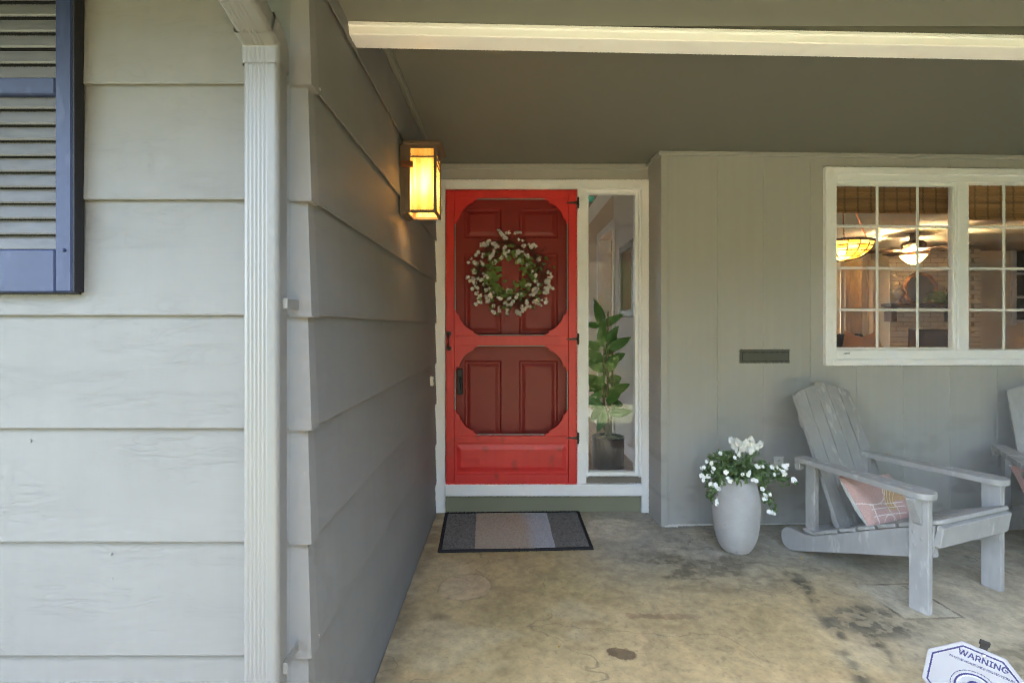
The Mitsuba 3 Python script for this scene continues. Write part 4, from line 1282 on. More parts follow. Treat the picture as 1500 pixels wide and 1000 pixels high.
# back: five slats in a plane leaning back
LEAN = math.radians(21.5)
hts = [0.808, 0.826, 0.850, 0.826, 0.808]
sw_ = 0.0900
for k in range(5):
    x0 = (k - 2.5) * (sw_ + 0.005) + 0.0025
    x1 = x0 + sw_
    h = hts[k]
    if k == 2:
        pts = [(x0, 0), (x1, 0), (x1, h - 0.022)] + [((x0 + x1) / 2 + math.cos(a) * sw_ / 2 * 0.93, h - 0.021 + math.sin(a) * 0.021) for a in np.linspace(0.2, math.pi - 0.2, 9)] + [(x0, h - 0.022)]
    else:
        inner, outer = (h, h - 0.055 if k in (1, 3) else h - 0.06)
        a = (x1 if k < 2 else x0)
        c = (x0 if k < 2 else x1)
        drop = 0.017 if k in (1, 3) else 0.034
        prof_ = [(a, h)]
        for t in np.linspace(0, 1, 8):
            prof_.append((a + (c - a) * t, h - drop * t ** 1.5))
        pts = [(c, 0), (a, 0)] + prof_
    m = ext_y(Polygon(pts).buffer(0), -0.010, 0.010)
    m = moved(m, mat4((0.075, 0.452, 0.150), rx=-LEAN))
    CP.append(('back_slat', m))
for hgt in (0.075, 0.62):
    CP.append(('back_rail', moved(bx(-0.225, 0.225, 0.0105, 0.032, hgt - 0.035, hgt + 0.035, 0.003), mat4((0.075, 0.452, 0.150), rx=-LEAN))))
for s, z, y in ((-1, 0.33, -0.012), (-1, 0.295, 0.015), (-1, 0.35, 0.02), (1, 0.33, -0.012), (1, 0.295, 0.015)):
    CP.append(('bolt', moved(trimesh.creation.icosphere(1, 0.006), mat4((s * (HALF + 0.015), y, z)))))
CSH = [(n, mikit.ply(m, 'chair_paint', smooth=(30 if n in ('arm', 'back_slat', 'bolt') else False))) for n, m in CP]


def garden_chair(x, y, rz, label, dz=0.0):
    k = thing('garden_chair', label, 'chair', 'grey wooden garden chairs along the panel wall')
    M = mat4((x, y, dz), rz=rz)
    for n, s in CSH:
        add(k, n, s, None, M=M)
    return M


def pillow_mesh(w, h, th, n=26):
    """Stuffed cushion; returns front and back meshes with uv."""
    out = []
    for side in (1, -1):
        v, uv, f = [], [], []
        for j in range(n + 1):
            for i in range(n + 1):
                s, t = i / n * 2 - 1, j / n * 2 - 1
                puff = (max(0, 1 - abs(s) ** 2.6) * max(0, 1 - abs(t) ** 2.6)) ** 0.55
                pinch = 1 - 0.07 * (1 - abs(t) ** 2) * abs(s) ** 3
                pinch2 = 1 - 0.10 * (1 - abs(s) ** 2) * abs(t) ** 3
                wob = 0.004 * math.sin(5 * s + 3 * t) + 0.003 * math.sin(9 * t - 4 * s)
                v.append((s * w / 2 * pinch, -side * (th / 2 * puff + wob * puff), t * h / 2 * pinch2))
                uv.append((i / n, j / n))
        for j in range(n):
            for i in range(n):
                o = j * (n + 1) + i
                q = [[o, o + 1, o + n + 2], [o, o + n + 2, o + n + 1]]
                f += q if side == 1 else [t_[::-1] for t_ in q]
        out.append((trimesh.Trimesh(v, f, process=False), np.array(uv)))
    return out


PF = pillow_mesh(0.47, 0.30, 0.125)
PFS = [mikit.ply(PF[0][0], 'cushion_print', smooth=True, uv=PF[0][1]), mikit.ply(PF[1][0], 'cushion_white', smooth=True, uv=PF[1][1])]


def cushion(M, L, label):
    k = thing('cushion', label, 'cushion')
    add(k, 'printed_front', PFS[0], None, M=M @ L)
    add(k, 'plain_back', PFS[1], None, M=M @ L)


M1 = garden_chair(2.123, 2.400, math.radians(21.5), 'weathered grey wooden garden chair right of the cement planter, facing the camera')
cushion(M1, mat4((-0.02, 0.335, 0.355), rx=math.radians(-38), ry=math.radians(6), rz=math.radians(4)), 'pink and ochre printed cushion with white lines on the chair beside the planter')
M2 = garden_chair(3.02, 2.52, math.radians(-25), 'grey wooden garden chair cut off by the right edge of the picture')
cushion(M2, mat4((-0.02, 0.325, 0.365), rx=math.radians(-35), ry=math.radians(-5)), 'pink printed cushion on the half hidden chair at the right edge')

# ------------------------------------------------------------------ yard sign
SGN = 0.92
rv = np.array([0.101, 0.133, -0.698])
th = np.linalg.norm(rv)
kx = rv / th
K = np.array([[0, -kx[2], kx[1]], [kx[2], 0, -kx[0]], [-kx[1], kx[0], 0]])
RM = np.eye(3) + math.sin(th) * K + (1 - math.cos(th)) * K @ K
cs = np.array([0, 0, H]) + SGN * (np.array([1.552, 1.691, 0.09]) - np.array([0, 0, H]))
ys = thing('yard_sign', 'white octagonal security warning sign with navy border on a stake', 'sign')
GM = np.eye(4)
GM[:3, :3], GM[:3, 3] = RM, cs
RS = 0.14 * SGN
octg = lambda r: Polygon([(r * math.cos(math.radians(22.5 + 45 * k)), r * math.sin(math.radians(22.5 + 45 * k))) for k in range(8)])  # noqa: E731


def sadd(name, mesh, m, **kw):
    return add(ys if name == 'board' else f'{ys}__board', name, moved(mesh, GM), m, **kw)


sadd('board', ext_y(octg(RS), 0.0, 0.004), 'sign_white')
sadd('border', ext_y(octg(RS * 0.915).difference(octg(RS * 0.880)), -0.0006, -0.0001), 'sign_navy')


def lettering(text, height, cx, z, bold=True, width=None):
    m = meshkit.text_mesh(text, height, 0.0005, bold)
    v = m.vertices.copy()
    lo, hi = v[:, 0].min(), v[:, 0].max()
    sc = (width / (hi - lo)) if width else 1.0
    m.vertices = np.stack([(v[:, 0] - (lo + hi) / 2) * sc + cx, -0.0001 - v[:, 2], v[:, 1] + z], 1)
    return m


sadd('warning_text', lettering('WARNING', 0.0175, 0.004, RS * 0.60, True, 0.112), 'sign_navy')
sadd('small_text', lettering('24 HOUR MONITORED PROTECTION BY', 0.0062, 0.004, RS * 0.46, True, 0.148), 'sign_navy')
cz = -RS * 0.10
rg = lambda a, c: affinity.translate(Point(0, 0).buffer(a, 32).difference(Point(0, 0).buffer(c, 32)), 0.0, cz)  # noqa: E731
sadd('emblem_ring', ext_y(rg(0.0560, 0.0545), -0.0006, -0.0001), 'sign_navy')
sadd('emblem_ring', ext_y(rg(0.0470, 0.0425), -0.0006, -0.0001), 'sign_navy')
sadd('emblem_ring', ext_y(rg(0.0410, 0.0375), -0.0006, -0.0001), 'sign_grey')
sadd('emblem_letter', lettering('G', 0.040, 0.0, cz - 0.016, True), 'sign_navy')
sadd('screw', moved(trimesh.creation.icosphere(1, 0.004), mat4((0.004, -0.0005, RS * 0.80))), 'galvanised')
sk = bx(0.0 - 0.009, 0.009, 0.0045, 0.0085, -0.5, RS * 1.09, 0.001)
stake = add(ys, 'stake', moved(sk, GM), 'black_iron')
add(stake, 'cap', moved(bx(-0.012, 0.012, 0.0042, 0.0095, RS * 1.01, RS * 1.14, 0.002), GM), 'black_iron')

# ------------------------------------------------------------------ fallen leaves and bits on the floor
FLW = mikit.ply(leaf(0.022, 0.014, 0.3, 0.5, 4), 'dry_leaf', smooth=True)
for i, (px, py, lab) in enumerate(((795, 838, 'small yellow fallen leaf on the concrete in front of the door mat'), (820, 949, 'small yellow fallen leaf at the bottom of the concrete floor'), (1173, 817, 'orange fallen petal on the concrete right of the planter'))):
    p = P(px, py, H * F / (py - CY))
    p[2] = 0.004
    single('fallen_leaf', FLW, None, lab, 'leaf', M=mat4(p, rz=i * 2.1, s=0.75))

# ------------------------------------------------------------------ inside: hall behind the side window
FZ = 0.195
struct('hall_floor', bx(-2.5, 1.05, 3.66, 9.15, FZ - 0.1, FZ, 0), 'wood_floor')
struct('hall_ceiling', bx(-2.5, 1.10, 3.66, 9.15, 2.63, 2.70, 0), 'ceiling_inside')
hw = thing('hall_wall', 'hall wall with the lit doorway and framed mirror, seen through the side window', 'wall')
HX = 1.03
for (a, c, z0, z1) in ((3.66, 4.86, FZ, 2.63), (4.86, 5.60, FZ + 2.03, 2.63), (5.60, 9.15, FZ, 2.63)):
    add(hw, 'plaster', bx(HX, HX + 0.11, a, c, z0, z1, 0), 'hall_wall_pale' if a < 4 else 'hall_wall')
for a, c in ((4.80, 4.86), (5.60, 5.67)):
    add(hw, 'door_casing', bx(HX - 0.016, HX + 0.126, a, c, FZ, FZ + 2.10, 0.003), 'white_trim')
add(hw, 'door_casing', bx(HX - 0.017, HX + 0.126, 4.86, 5.60, FZ + 2.03, FZ + 2.10, 0.003), 'white_trim')
add(hw, 'baseboard', bx(HX - 0.014, HX, 3.66, 4.80, FZ, FZ + 0.10, 0.003), 'white_trim')
add(hw, 'baseboard', bx(HX - 0.014, HX, 5.67, 9.15, FZ, FZ + 0.10, 0.003), 'white_trim')
add(hw, 'crown_moulding', ext_y(Polygon([(HX, 2.54), (HX, 2.63), (HX - 0.08, 2.63), (HX - 0.07, 2.61), (HX - 0.02, 2.56)]), 3.66, 9.15), 'white_trim')
hb = thing('hall_back_wall', 'tan wall with an open patio doorway at the far end of the hall', 'wall')
add(hb, 'plaster', cat([bx(-2.5, -2.3, 9.15, 9.25, FZ, 2.63, 0), bx(-1.4, HX + 0.11, 9.15, 9.25, FZ, 2.63, 0), bx(-2.3, -1.4, 9.15, 9.25, 2.35, 2.63, 0)]), 'hall_wall')
struct('hall_side_wall', cat([bx(-2.6, -2.5, 3.66, 9.15, FZ, 2.63, 0), bx(-2.6, -0.45, 3.56, 3.66, FZ, 2.63, 0), bx(-0.5, 1.03, 3.66, 3.70, 2.3, 2.63, 0)]), 'hall_wall')
mr = thing('wall_mirror', 'grey framed mirror hanging on the hall wall behind the side window', 'mirror')
ma, mb, mz0, mz1 = 4.00, 4.50, 1.36, 1.97
for (a, c, z0, z1) in ((ma, ma + 0.06, mz0, mz1), (mb - 0.06, mb, mz0, mz1), (ma + 0.06, mb - 0.06, mz1 - 0.06, mz1), (ma + 0.06, mb - 0.06, mz0, mz0 + 0.06)):
    add(mr, 'frame', bx(HX - 0.03, HX - 0.0005, a, c, z0, z1, 0.004), 'frame_grey')
add(mr, 'glass', quad((HX - 0.012, mb - 0.06, mz0 + 0.06), (HX - 0.012, ma + 0.06, mz0 + 0.06), (HX - 0.012, ma + 0.06, mz1 - 0.06), (HX - 0.012, mb - 0.06, mz1 - 0.06)), 'mirror')
al = lathe([(0, -0.03), (0.02, -0.028), (0.03, -0.01), (0.034, 0.005), (0.0, 0.006)], 16, (P(864, 290, 3.62)))
single('door_sensor', al, 'teal_plastic', 'small teal plastic piece hanging behind the top left of the side window', 'sensor', smooth=40)

# hall plant in a dark pot
hp = thing('plant_pot', 'dark grey cylinder pot on the hall floor behind the side window', 'planter')
hc = np.array([0.795, 3.96])
add(hp, 'pot_body', lathe([(0, 0), (0.112, 0), (0.120, 0.006), (0.124, 0.235), (0.121, 0.240), (0.113, 0.239), (0.112, 0.20), (0, 0.20)], 48, (*hc, FZ)), 'black_pot', smooth=40)
add(hp, 'moss_cover', lathe([(0, 0.245), (0.05, 0.238), (0.09, 0.222), (0.1115, 0.205)], 24, (*hc, FZ)), 'moss', smooth=True)
hpl = thing('rubber_plant', 'tall green broad leaved plant growing in the dark pot in the hall', 'plant')
sts = []
for dx, top in ((0.0, 1.20), (0.035, 0.92), (-0.03, 1.05)):
    sts.append(tube([(hc[0] + dx * .4, hc[1], FZ + 0.2), (hc[0] + dx, hc[1] + 0.01, FZ + 0.5), (hc[0] + dx * 1.2, hc[1] + dx, FZ + top)], [0.011, 0.009, 0.005], 8))
add(hpl, 'stem', cat(sts), 'bark', smooth=True)
scene['broad_leaf'] = {'type': 'twosided', 'b': {'type': 'principled', 'base_color': rgb((0.040, 0.130, 0.026)), 'roughness': 0.5, 'specular': 0.2}}
BL = [mikit.ply(leaf(0.31, 0.145, b_, 0.25, 8), 'broad_leaf', smooth=True) for b_ in (0.15, 0.4, 0.65)]
# tip pixel, base pixel, kind
for (bxp, byp, txp, typ, k, s) in ((880, 482, 878, 441, 1, 0.75), (879, 478, 862, 475, 0, 0.55), (880, 479, 908, 462, 0, 0.7), (882, 508, 882, 478, 1, 0.9), (880, 510, 863, 503, 1, 0.8), (886, 520, 905, 495, 1, 1.0), (888, 520, 893, 545, 2, 1.1), (890, 512, 919, 497, 0, 0.85),
                                   (884, 545, 866, 530, 1, 0.9), (884, 550, 872, 568, 2, 1.0), (888, 545, 902, 528, 1, 0.8), (890, 575, 918, 566, 1, 0.9), (882, 580, 868, 560, 1, 0.9), (882, 590, 874, 612, 2, 1.0), (888, 590, 903, 578, 0, 0.8), (884, 600, 866, 585, 1, 0.9), (891, 605, 921, 603, 1, 0.8), (880, 575, 864, 592, 2, 0.9),
                                   (884, 530, 862, 515, 0, 1.0), (889, 560, 912, 552, 1, 0.9), (884, 565, 864, 552, 0, 0.9), (889, 530, 914, 520, 1, 0.8), (883, 560, 890, 588, 2, 1.0), (886, 600, 880, 626, 2, 0.8), (887, 500, 905, 480, 0, 0.7), (889, 590, 910, 592, 2, 0.8)):
    dy = R0.uniform(-0.06, 0.06)
    p0, p1 = P(bxp, byp, 3.96 + dy), P(txp, typ, 3.96 + dy + R0.uniform(-0.10, 0.06))
    xd = p1 - p0
    L = np.linalg.norm(xd)
    xd /= L
    up = np.array([R0.uniform(-.4, .4), -1.0, 0.15])
    zd = up - xd * (up @ xd)
    zd /= np.linalg.norm(zd)
    M = np.eye(4)
    sc = max(L / 0.26, 0.55)
    M[:3, 0], M[:3, 1], M[:3, 2], M[:3, 3] = xd * sc, np.cross(zd, xd) * max(sc, 0.62) * s, zd * sc, p0
    add(hpl, 'leaf', BL[k], None, M=M)

# ------------------------------------------------------------------ inside: living room behind the window
LX0, LX1, LY1 = 1.14, 9.8, 9.05
struct('room_floor', bx(LX0, LX1, 3.45, LY1, FZ - 0.1, FZ, 0), 'wood_floor')
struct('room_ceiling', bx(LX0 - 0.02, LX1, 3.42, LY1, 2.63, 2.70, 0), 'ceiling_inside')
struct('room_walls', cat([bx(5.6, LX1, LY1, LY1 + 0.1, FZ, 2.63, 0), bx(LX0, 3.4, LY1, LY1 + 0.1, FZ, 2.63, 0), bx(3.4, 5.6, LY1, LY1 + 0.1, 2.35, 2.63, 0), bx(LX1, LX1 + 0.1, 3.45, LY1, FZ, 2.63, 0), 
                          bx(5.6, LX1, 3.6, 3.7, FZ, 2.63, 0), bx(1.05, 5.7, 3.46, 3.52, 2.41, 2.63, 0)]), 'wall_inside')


def IP(px, py, Y):
    return P(px, py, Y)


# bamboo blinds
for (p0, p1, lab) in ((1226, 1401, 'rolled bamboo blind at the top of the left window sash'), (1419, 1590, 'rolled bamboo blind at the top of the right window light')):
    bl_ = thing('bamboo_blind', lab, 'blind')
    a, c = ux(p0, 0.10), ux(p1, 0.10)
    zb_ = uz(309 if p0 < 1300 else 318, 0.10, 1330)
    n = 16
    zz = np.linspace(zb_, fz1 + 0.06, n)
    for k in range(n - 1):
        wadd(bl_, 'slat', bx(a, c, 0.096 + 0.004 * (k % 2), 0.104 + 0.004 * (k % 2), zz[k] + 0.0008, zz[k + 1] - 0.0008, 0), 'bamboo')
    wadd(bl_, 'bottom_roll', bx(a, c, 0.088, 0.116, zb_ - 0.016, zb_, 0.004), 'bamboo')

# stained-glass pendant
pd = thing('pendant_lamp', 'lit stained glass bowl lamp hanging behind the left window sash', 'lamp')
YP = 4.5
pcx = (1233 - CX) * YP / F
zr, zbm = H - (356 - CY) * YP / F, H - (382 - CY) * YP / F
nb, na = 10, 48
v, uv, f = [], [], []
for i in range(nb + 1):
    t = i / nb
    r = 0.238 * math.sin(t * math.pi / 2) ** 0.8
    z = zbm + (zr - zbm) * (1 - math.cos(t * math.pi / 2)) ** 0.9
    for j in range(na + 1):
        a = 2 * math.pi * j / na
        v.append((pcx + r * math.cos(a), YP + r * math.sin(a), z))
        uv.append((j / na, t))
for i in range(nb):
    for j in range(na):
        o = i * (na + 1) + j
        f += [[o, o + 1, o + na + 2], [o, o + na + 2, o + na + 1]]
add(pd, 'glass_bowl', trimesh.Trimesh(v, f, process=False), 'stained_glass', smooth=True, uv=np.array(uv))
came = []
for j in range(16):
    a = 2 * math.pi * j / 16
    came.append(tube([(pcx + (0.240 * math.sin(t * math.pi / 2) ** 0.8) * math.cos(a), YP + (0.240 * math.sin(t * math.pi / 2) ** 0.8) * math.sin(a), zbm - 0.002 + (zr - zbm) * (1 - math.cos(t * math.pi / 2)) ** 0.9) for t in np.linspace(0.05, 1, 9)], 0.0048, 5, False))
for t in (0.35, 0.6, 0.8):
    r = 0.240 * math.sin(t * math.pi / 2) ** 0.8
    z = zbm - 0.002 + (zr - zbm) * (1 - math.cos(t * math.pi / 2)) ** 0.9
    came.append(tube([(pcx + r * math.cos(a), YP + r * math.sin(a), z) for a in np.linspace(0, 2 * math.pi, 33)], 0.0048, 5, False))
add(pd, 'lead_lines', cat(came), 'black_iron')
add(pd, 'rim', tube([(pcx + 0.241 * math.cos(a), YP + 0.241 * math.sin(a), zr) for a in np.linspace(0, 2 * math.pi, 41)], 0.011, 8, False), 'dark_wood', smooth=True)
add(pd, 'hanger', cat([tube([(pcx + 0.236 * math.cos(a), YP + 0.236 * math.sin(a), zr), (pcx, YP, 2.58)], 0.004, 6) for a in (0.0, 2.1, 4.2)] + [lathe([(0, 0), (0.06, 0.0), (0.05, 0.04), (0, 0.05)], 20, (pcx, YP, 2.58))]), 'copper')
add(pd, 'bulb', trimesh.creation.icosphere(2, 0.035), 'lens_white', smooth=True, M=mat4((pcx - 0.06, YP - 0.05, zr - 0.035)), emitter=emitter((15, 10, 4.2)))

# ceiling fan with its light
fn = thing('ceiling_fan', 'dark bladed ceiling fan with a lit glass bowl in the living room', 'ceiling fan')
YN = 7.4
fx = (1338 - CX) * YN / F
fz = H - (372 - CY) * YN / F
sc_ = YN / F
add(fn, 'light_bowl', lathe([(0.012, -0.150), (0.05, -0.138), (0.10, -0.102), (0.14, -0.055), (0.162, -0.020), (0.155, -0.02)], 40, (fx, YN, fz)), 'lamp_bowl', smooth=True)
add(fn, 'finial', lathe([(0, -0.172), (0.012, -0.162), (0.02, -0.150), (0, -0.147)], 16, (fx, YN, fz)), 'fan_wood')
add(fn, 'bowl_ring', lathe([(0.155, -0.022), (0.167, -0.022), (0.172, -0.010), (0.167, 0.006), (0.155, 0.006), (0.155, -0.022)], 40, (fx, YN, fz)), 'warm_wood', smooth=30)
add(fn, 'motor', lathe([(0, 0.04), (0.11, 0.045), (0.15, 0.07), (0.15, 0.15), (0.11, 0.18), (0.05, 0.19), (0.045, 0.30), (0.08, 0.34), (0.085, 2.63 - fz), (0, 2.63 - fz)], 40, (fx, YN, fz)), 'fan_wood', smooth=30)
for k in range(5):
    a = math.radians(10 + 72 * k)
    bld = ext_z(Polygon([(0.15, -0.025), (0.24, -0.06), (0.62, -0.075), (0.66, -0.06), (0.66, 0.06), (0.62, 0.075), (0.24, 0.06), (0.15, 0.025)]), 0, 0.008)
    add(fn, 'blade', moved(bld, mat4((fx, YN, fz + 0.06), rz=a, rx=0) @ trimesh.transformations.rotation_matrix(0.20, (1, 0, 0))), 'fan_wood')
add(fn, 'bulb', trimesh.creation.icosphere(2, 0.05), 'lens_white', smooth=True, M=mat4((fx, YN, fz - 0.07)), emitter=emitter((88, 66, 35)))

# brick chimney breast: real bricks
cb = thing('brick_chimney', 'cream painted brick chimney breast behind the ceiling fan', 'chimney breast')
bx0, bx1, by = (1303 - CX) * 8.6 / F, (1437 - CX) * 8.6 / F, 8.6
add(cb, 'mortar_core', bx(bx0 + 0.006, bx1 - 0.006, by + 0.006, LY1, FZ, 2.63, 0), 'mortar')
BR = [mikit.ply(bx(0.005, 0.225, 0, 0.012, 0.004, 0.072, 0.004), 'brick_cream'), mikit.ply(bx(0.005, 0.110, 0, 0.012, 0.004, 0.072, 0.004), 'brick_cream')]
z = 1.14
row = 0
cnt = 0
while z < 2.56:
    x = bx0 - (0.115 if row % 2 else 0)
    while x < bx1 - 0.03:
        if x < bx0 - 0.01:
            add(cb, 'brick', BR[1], None, M=mat4((bx0, by, z)))
        elif x + 0.23 > bx1 + 0.01:
            add(cb, 'brick', BR[1], None, M=mat4((bx1 - 0.115, by, z)))
        else:
            add(cb, 'brick', BR[0], None, M=mat4((x, by, z)))
        x += 0.23
    z += 0.0765
    row += 1
sb = []
z = FZ
while z < 1.13:
    sb.append(bx(bx0, bx1, by, by + 0.012, z + 0.004, z + 0.072, 0.003))
    z += 0.0765
add(cb, 'lower_courses', cat(sb), 'brick_cream', kind='stuff')
add(cb, 'firebox', bx((1333 - CX) * 8.55 / F, (1406 - CX) * 8.55 / F, by - 0.03, by - 0.001, FZ, H - (482 - CY) * 8.57 / F, 0.01), 'dark_wood')
mtl = thing('mantel_shelf', 'dark wooden mantel shelf across the brick chimney breast', 'shelf')
mz = H - (444 - CY) * 8.4 / F
add(mtl, 'shelf_board', bx((1303 - CX) * 8.4 / F, (1410 - CX) * 8.4 / F, by - 0.24, by - 0.001, mz - 0.06, mz, 0.006), 'dark_wood')
for p in (1308, 1398):
    xx = (p - CX) * 8.4 / F
    add(mtl, 'bracket', bx(xx, xx + 0.10, by - 0.16, by - 0.001, mz - 0.30, mz - 0.0605, 0.006), 'dark_wood')
rm = thing('round_mirror', 'round mirror in a wooden rim standing on the mantel shelf', 'mirror')
rc = P(1348, 424, 8.52)
rr = 0.262
rim = tube([(rc[0] + rr * math.cos(a), rc[1], rc[2] + rr * math.sin(a)) for a in np.linspace(0, 2 * math.pi, 49)], 0.030, 10, False)
add(rm, 'rim', rim, 'warm_wood', smooth=True)
add(rm, 'glass', moved(lathe([(0, 0), (rr, 0)], 48), frame_to(rc, (0, -1, 0))), 'mirror_dull')
fg = thing('figurine', 'small dark figurine with raised head on the left of the mantel shelf', 'figurine')
fp = P(1318, 444, 8.42)
add(fg, 'base', lathe([(0, 0), (0.05, 0), (0.05, 0.03), (0.03, 0.045), (0.02, 0.07), (0, 0.075)], 16, fp), 'dark_wood', smooth=30)
add(fg, 'body', lathe([(0, 0.07), (0.03, 0.075), (0.075, 0.15), (0.08, 0.19), (0.05, 0.225), (0.018, 0.24), (0.022, 0.27), (0.012, 0.30), (0.004, 0.35), (0, 0.36)], 20, fp), 'frame_grey', smooth=True)
mp = thing('mantel_plant', 'bushy dark green plant on the right of the mantel shelf', 'plant')
q = P(1386, 440, 8.42)
lv = []
for k in range(150):
    d = np.array([R0.gauss(0, 1), R0.gauss(0, .6), abs(R0.gauss(0, .8))])
    lv.append(moved(leaf(0.11, 0.03, 0.5, 0.2, 4), frame_to(q + d * np.array([.14, .05, .08]), (R0.uniform(-1, 1), -1, R0.uniform(0, 1)), R0.uniform(0, 6.3))))
add(mp, 'foliage', cat(lv), 'leaf_thin', kind='stuff')
add(mp, 'pot', lathe([(0, 0), (0.05, 0), (0.07, 0.09), (0, 0.09)], 20, (q[0], q[1], mz)), 'dark_wood')
# curtains / column at the left of the room, dark window on the right
cu = thing('curtain', 'pale full length curtain beside the brick chimney, left part of the window view', 'curtain')
for (pa, pb, Yc, fold) in ((1232, 1262, 8.2, 5), (1272, 1300, 8.9, 4)):
    xa_, xb_ = (pa - CX) * Yc / F, (pb - CX) * Yc / F
    n = 60
    v, f = [], []
    for i in range(n + 1):
        s = i / n
        v += [(xa_ + (xb_ - xa_) * s, Yc + 0.05 * math.sin(s * 2 * math.pi * fold), FZ + 0.02), (xa_ + (xb_ - xa_) * s, Yc + 0.04 * math.sin(s * 2 * math.pi * fold + .3), 2.45)]
    for i in range(n):
        f += [[2 * i, 2 * i + 2, 2 * i + 3], [2 * i, 2 * i + 3, 2 * i + 1]]
    add(cu, 'panel', trimesh.Trimesh(v, f, process=False), 'curtain', smooth=True)
rw = thing('room_window', 'dark window with pale bars in the far living room wall', 'window')
wa = [P(1487, 362, LY1), P(1540, 470, LY1)]
add(rw, 'dark_pane', bx(wa[0][0], wa[1][0], LY1 - 0.012, LY1 - 0.001, wa[1][2], wa[0][2], 0), 'dark_cloth')
for t in (0.0, 0.36, 0.68, 1.0):
    z = wa[0][2] + (wa[1][2] - wa[0][2]) * t
    add(rw, 'bar', bx(wa[0][0], wa[1][0], LY1 - 0.03, LY1 - 0.013, z - 0.02, z + 0.02, 0.003), 'white_trim')
add(rw, 'casing', bx(wa[0][0] - 0.09, wa[0][0], LY1 - 0.03, LY1 - 0.001, wa[1][2] - 0.08, wa[0][2] + 0.08, 0.003), 'white_trim')
sf = thing('sofa', 'dark sofa back with its top edge showing at the bottom of the left sash', 'sofa')
s0, s1 = P(1215, 489, 5.3), P(1274, 489, 5.3)
from manifold3d import Manifold  # noqa: E402,F401
add(sf, 'backrest', bx(s0[0] - 0.3, s1[0], 5.30, 5.50, FZ + 0.30, s0[2], 0.05), 'dark_cloth')
add(sf, 'seat', bx(s0[0] - 0.3, s1[0], 5.50, 6.2, FZ + 0.08, FZ + 0.42, 0.05), 'dark_cloth')
for i, (p, lab) in enumerate(((1252, 'tan cushion leaning on the dark sofa, left one'), (1277, 'tan cushion leaning by the dark sofa, right one'))):
    k = thing('sofa_cushion', lab, 'cushion')
    for m_, uv_ in pillow_mesh(0.20 if i else 0.26, 0.26, 0.10, 12):
        add(k, 'cover', m_, 'tan_cloth', smooth=True, M=mat4(P(p, 507, 5.2), rx=-0.2, ry=0.3 * (1 - 2 * i)))

# ------------------------------------------------------------------ the yard behind the camera (mirrored in the glass)


def tree(x, y, h, r, seed, label):
    q = random.Random(seed)
    k = thing('yard_tree', label, 'tree', 'trees across the front lawn')
    tr = [tube([(x, y, -0.2), (x + 0.1, y, h * 0.3), (x + q.uniform(-.3, .3), y, h * 0.75)], [0.20, 0.14, 0.05], 9)]
    tips = []
    for b_ in range(9):
        a = q.uniform(0, 6.28)
        z0 = h * q.uniform(0.25, 0.5)
        e = np.array([x + math.cos(a) * r * q.uniform(.5, .95), y + math.sin(a) * r * q.uniform(.5, .95), h * q.uniform(0.5, 0.98)])
        tr.append(tube([(x, y, z0), (np.array([x, y, z0]) + e) / 2 + np.array([0, 0, .25]), e], [0.08, 0.05, 0.015], 6))
        tips.append(e)
    add(k, 'trunk', cat(tr), 'bark', smooth=True)
    n = 5200
    c = np.array(tips)[np.array([q.randrange(len(tips)) for _ in range(n)])]
    g = np.random.default_rng(seed)
    p = c + g.normal(0, 1, (n, 3)) * np.array([.42, .42, .36]) * r * 0.5
    u_ = g.normal(0, 1, (n, 3))
    u_ /= np.linalg.norm(u_, axis=1, keepdims=True)
    w_ = np.cross(u_, g.normal(0, 1, (n, 3)))
    w_ /= np.linalg.norm(w_, axis=1, keepdims=True)
    s = g.uniform(.05, .11, (n, 1))
    v = np.stack([p - u_ * s, p + w_ * s * .5, p + u_ * s, p - w_ * s * .5], 1).reshape(-1, 3)
    o = np.arange(n)[:, None] * 4
    f = np.vstack([o + [0, 1, 2], o + [0, 2, 3]])
    add(k, 'crown', trimesh.Trimesh(v, f, process=False), 'tree_leaf')


for i, (x, y, h, r, lab) in enumerate(((-3.5, -8.5, 5.5, 2.6, 'small leafy tree left of the front walk'), (3.2, -8.5, 6.2, 2.6, 'leafy tree right of the front walk'), (7.5, -10, 7.0, 3.0, 'leafy tree behind the right lawn'), (-9.0, -12, 7.0, 3.2, 'tall leafy tree far left on the lawn'),
                                       (0.6, -14, 7.5, 3.2, 'tall leafy tree at the far end of the front walk'), (12.5, -11, 7.5, 3.3, 'spreading leafy tree beyond the right lawn'), (18.0, -12, 7.5, 3.5, 'leafy tree at the far right end of the lawn'), (5.5, -16, 8.5, 3.6, 'tallest leafy tree behind the others'))):
    tree(x, y, h, r, 40 + i, lab)


def shrub(x, y, h, r, seed, label):
    k = thing('garden_shrub', label, 'shrub', 'low shrubs on the lawn')
    g = np.random.default_rng(seed)
    n = 1500
    d = g.normal(0, 1, (n, 3))
    d /= np.linalg.norm(d, axis=1, keepdims=True)
    p = np.array([x, y, -0.1 + h * 0.45]) + d * np.array([r, r, h * 0.5]) * g.uniform(.55, 1.05, (n, 1))
    u_ = d + g.normal(0, .5, (n, 3))
    u_ /= np.linalg.norm(u_, axis=1, keepdims=True)
    w_ = np.cross(u_, g.normal(0, 1, (n, 3)))
    w_ /= np.linalg.norm(w_, axis=1, keepdims=True)
    s_ = g.uniform(.03, .07, (n, 1))
    v = np.stack([p - u_ * s_, p + w_ * s_ * .45, p + u_ * s_, p - w_ * s_ * .45], 1).reshape(-1, 3)
    o = np.arange(n)[:, None] * 4
    add(k, 'foliage', trimesh.Trimesh(v, np.vstack([o + [0, 1, 2], o + [0, 2, 3]]), process=False), 'tree_leaf')
    add(k, 'stem', cat([tube([(x, y, -0.2), (x + math.cos(a) * r * .5, y + math.sin(a) * r * .5, h * .6)], [0.02, 0.008], 5) for a in (0, 1.6, 3.1, 4.5)]), 'bark')


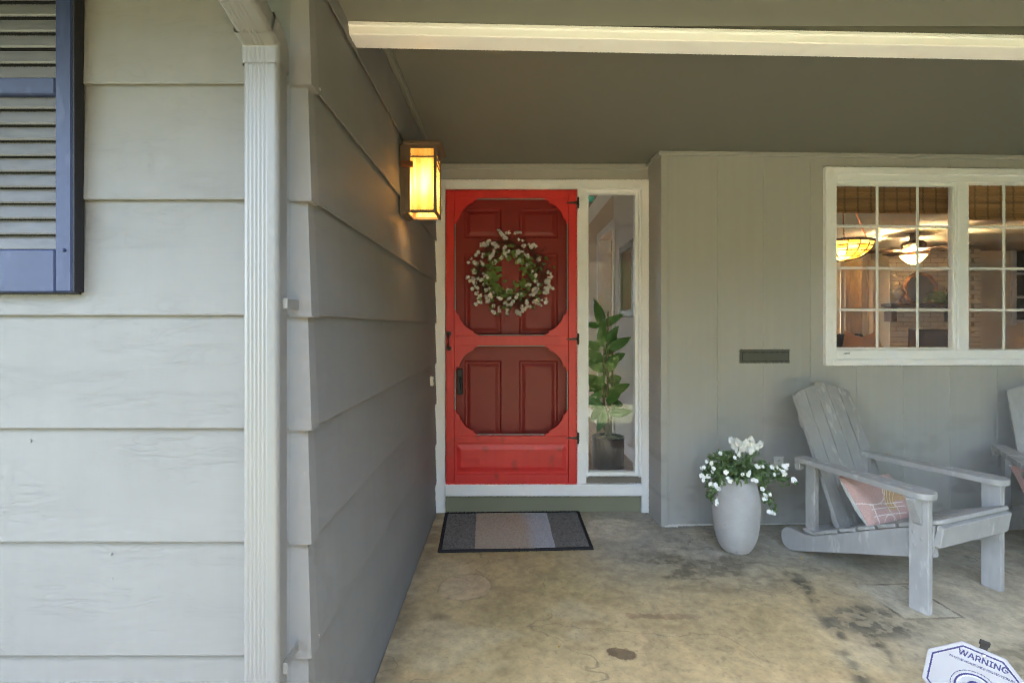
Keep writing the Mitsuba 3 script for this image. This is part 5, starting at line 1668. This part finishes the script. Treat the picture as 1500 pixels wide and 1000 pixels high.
for i, (x, y, h, r) in enumerate(((1.9, -2.6, 0.7, 0.5), (2.7, -3.4, 0.9, 0.6), (3.6, -2.9, 0.8, 0.55), (2.2, -5.0, 1.2, 0.7), (5.2, -4.0, 0.9, 0.6), (-2.2, -4.2, 0.9, 0.6))):
    shrub(x, y, h, r, 80 + i, ['low round shrub nearest the front walk', 'round shrub behind the nearest one', 'round shrub third from the front walk', 'taller shrub under the right tree', 'shrub far right on the lawn', 'shrub left of the front walk'][i])


def hedge(x0, x1, y0, y1, h, n, seed, label, face):
    """A clipped hedge: half its leaves lie on the face turned to the house or the walk."""
    k = thing('tall_hedge', label, 'hedge')
    g = np.random.default_rng(seed)
    p = np.stack([g.uniform(x0, x1, n), g.uniform(y0, y1, n), g.uniform(-0.15, h, n)], 1)
    m = n // 2
    if face == 'x':
        p[:m, 0] = x0 + np.abs(g.normal(0, .12, m))
    else:
        p[:m, 1] = y1 - np.abs(g.normal(0, .18, m))
    p += g.normal(0, .08, (n, 3))
    u_ = g.normal(0, 1, (n, 3))
    u_ /= np.linalg.norm(u_, axis=1, keepdims=True)
    w_ = np.cross(u_, g.normal(0, 1, (n, 3)))
    w_ /= np.linalg.norm(w_, axis=1, keepdims=True)
    s_ = g.uniform(.09, .20, (n, 1)) if face == 'y' else g.uniform(.07, .15, (n, 1))
    v = np.stack([p - u_ * s_, p + w_ * s_ * .5, p + u_ * s_, p - w_ * s_ * .5], 1).reshape(-1, 3)
    o = np.arange(n)[:, None] * 4
    add(k, 'foliage', trimesh.Trimesh(v, np.vstack([o + [0, 1, 2], o + [0, 2, 3]]), process=False), 'tree_leaf')
    xs = np.linspace(x0 + .4, x1 - .4, 9) if face == 'y' else np.full(9, (x0 + x1) / 2)
    ys = np.full(9, (y0 + y1) / 2) if face == 'y' else np.linspace(y0 + .4, y1 - .4, 9)
    add(k, 'stem', cat([tube([(a, b, -0.2), (a + .05, b + 0.1, h * .85)], [0.06, 0.02], 6) for a, b in zip(xs, ys)]), 'bark')


hedge(3.1, 4.7, -8.5, -0.9, 3.4, 16000, 5, 'tall dense hedge along the right side of the front walk', 'x')
hedge(-14, 9.0, -13.6, -12.2, 3.6, 26000, 6, 'long sunlit hedge closing the far end of the lawn', 'y')
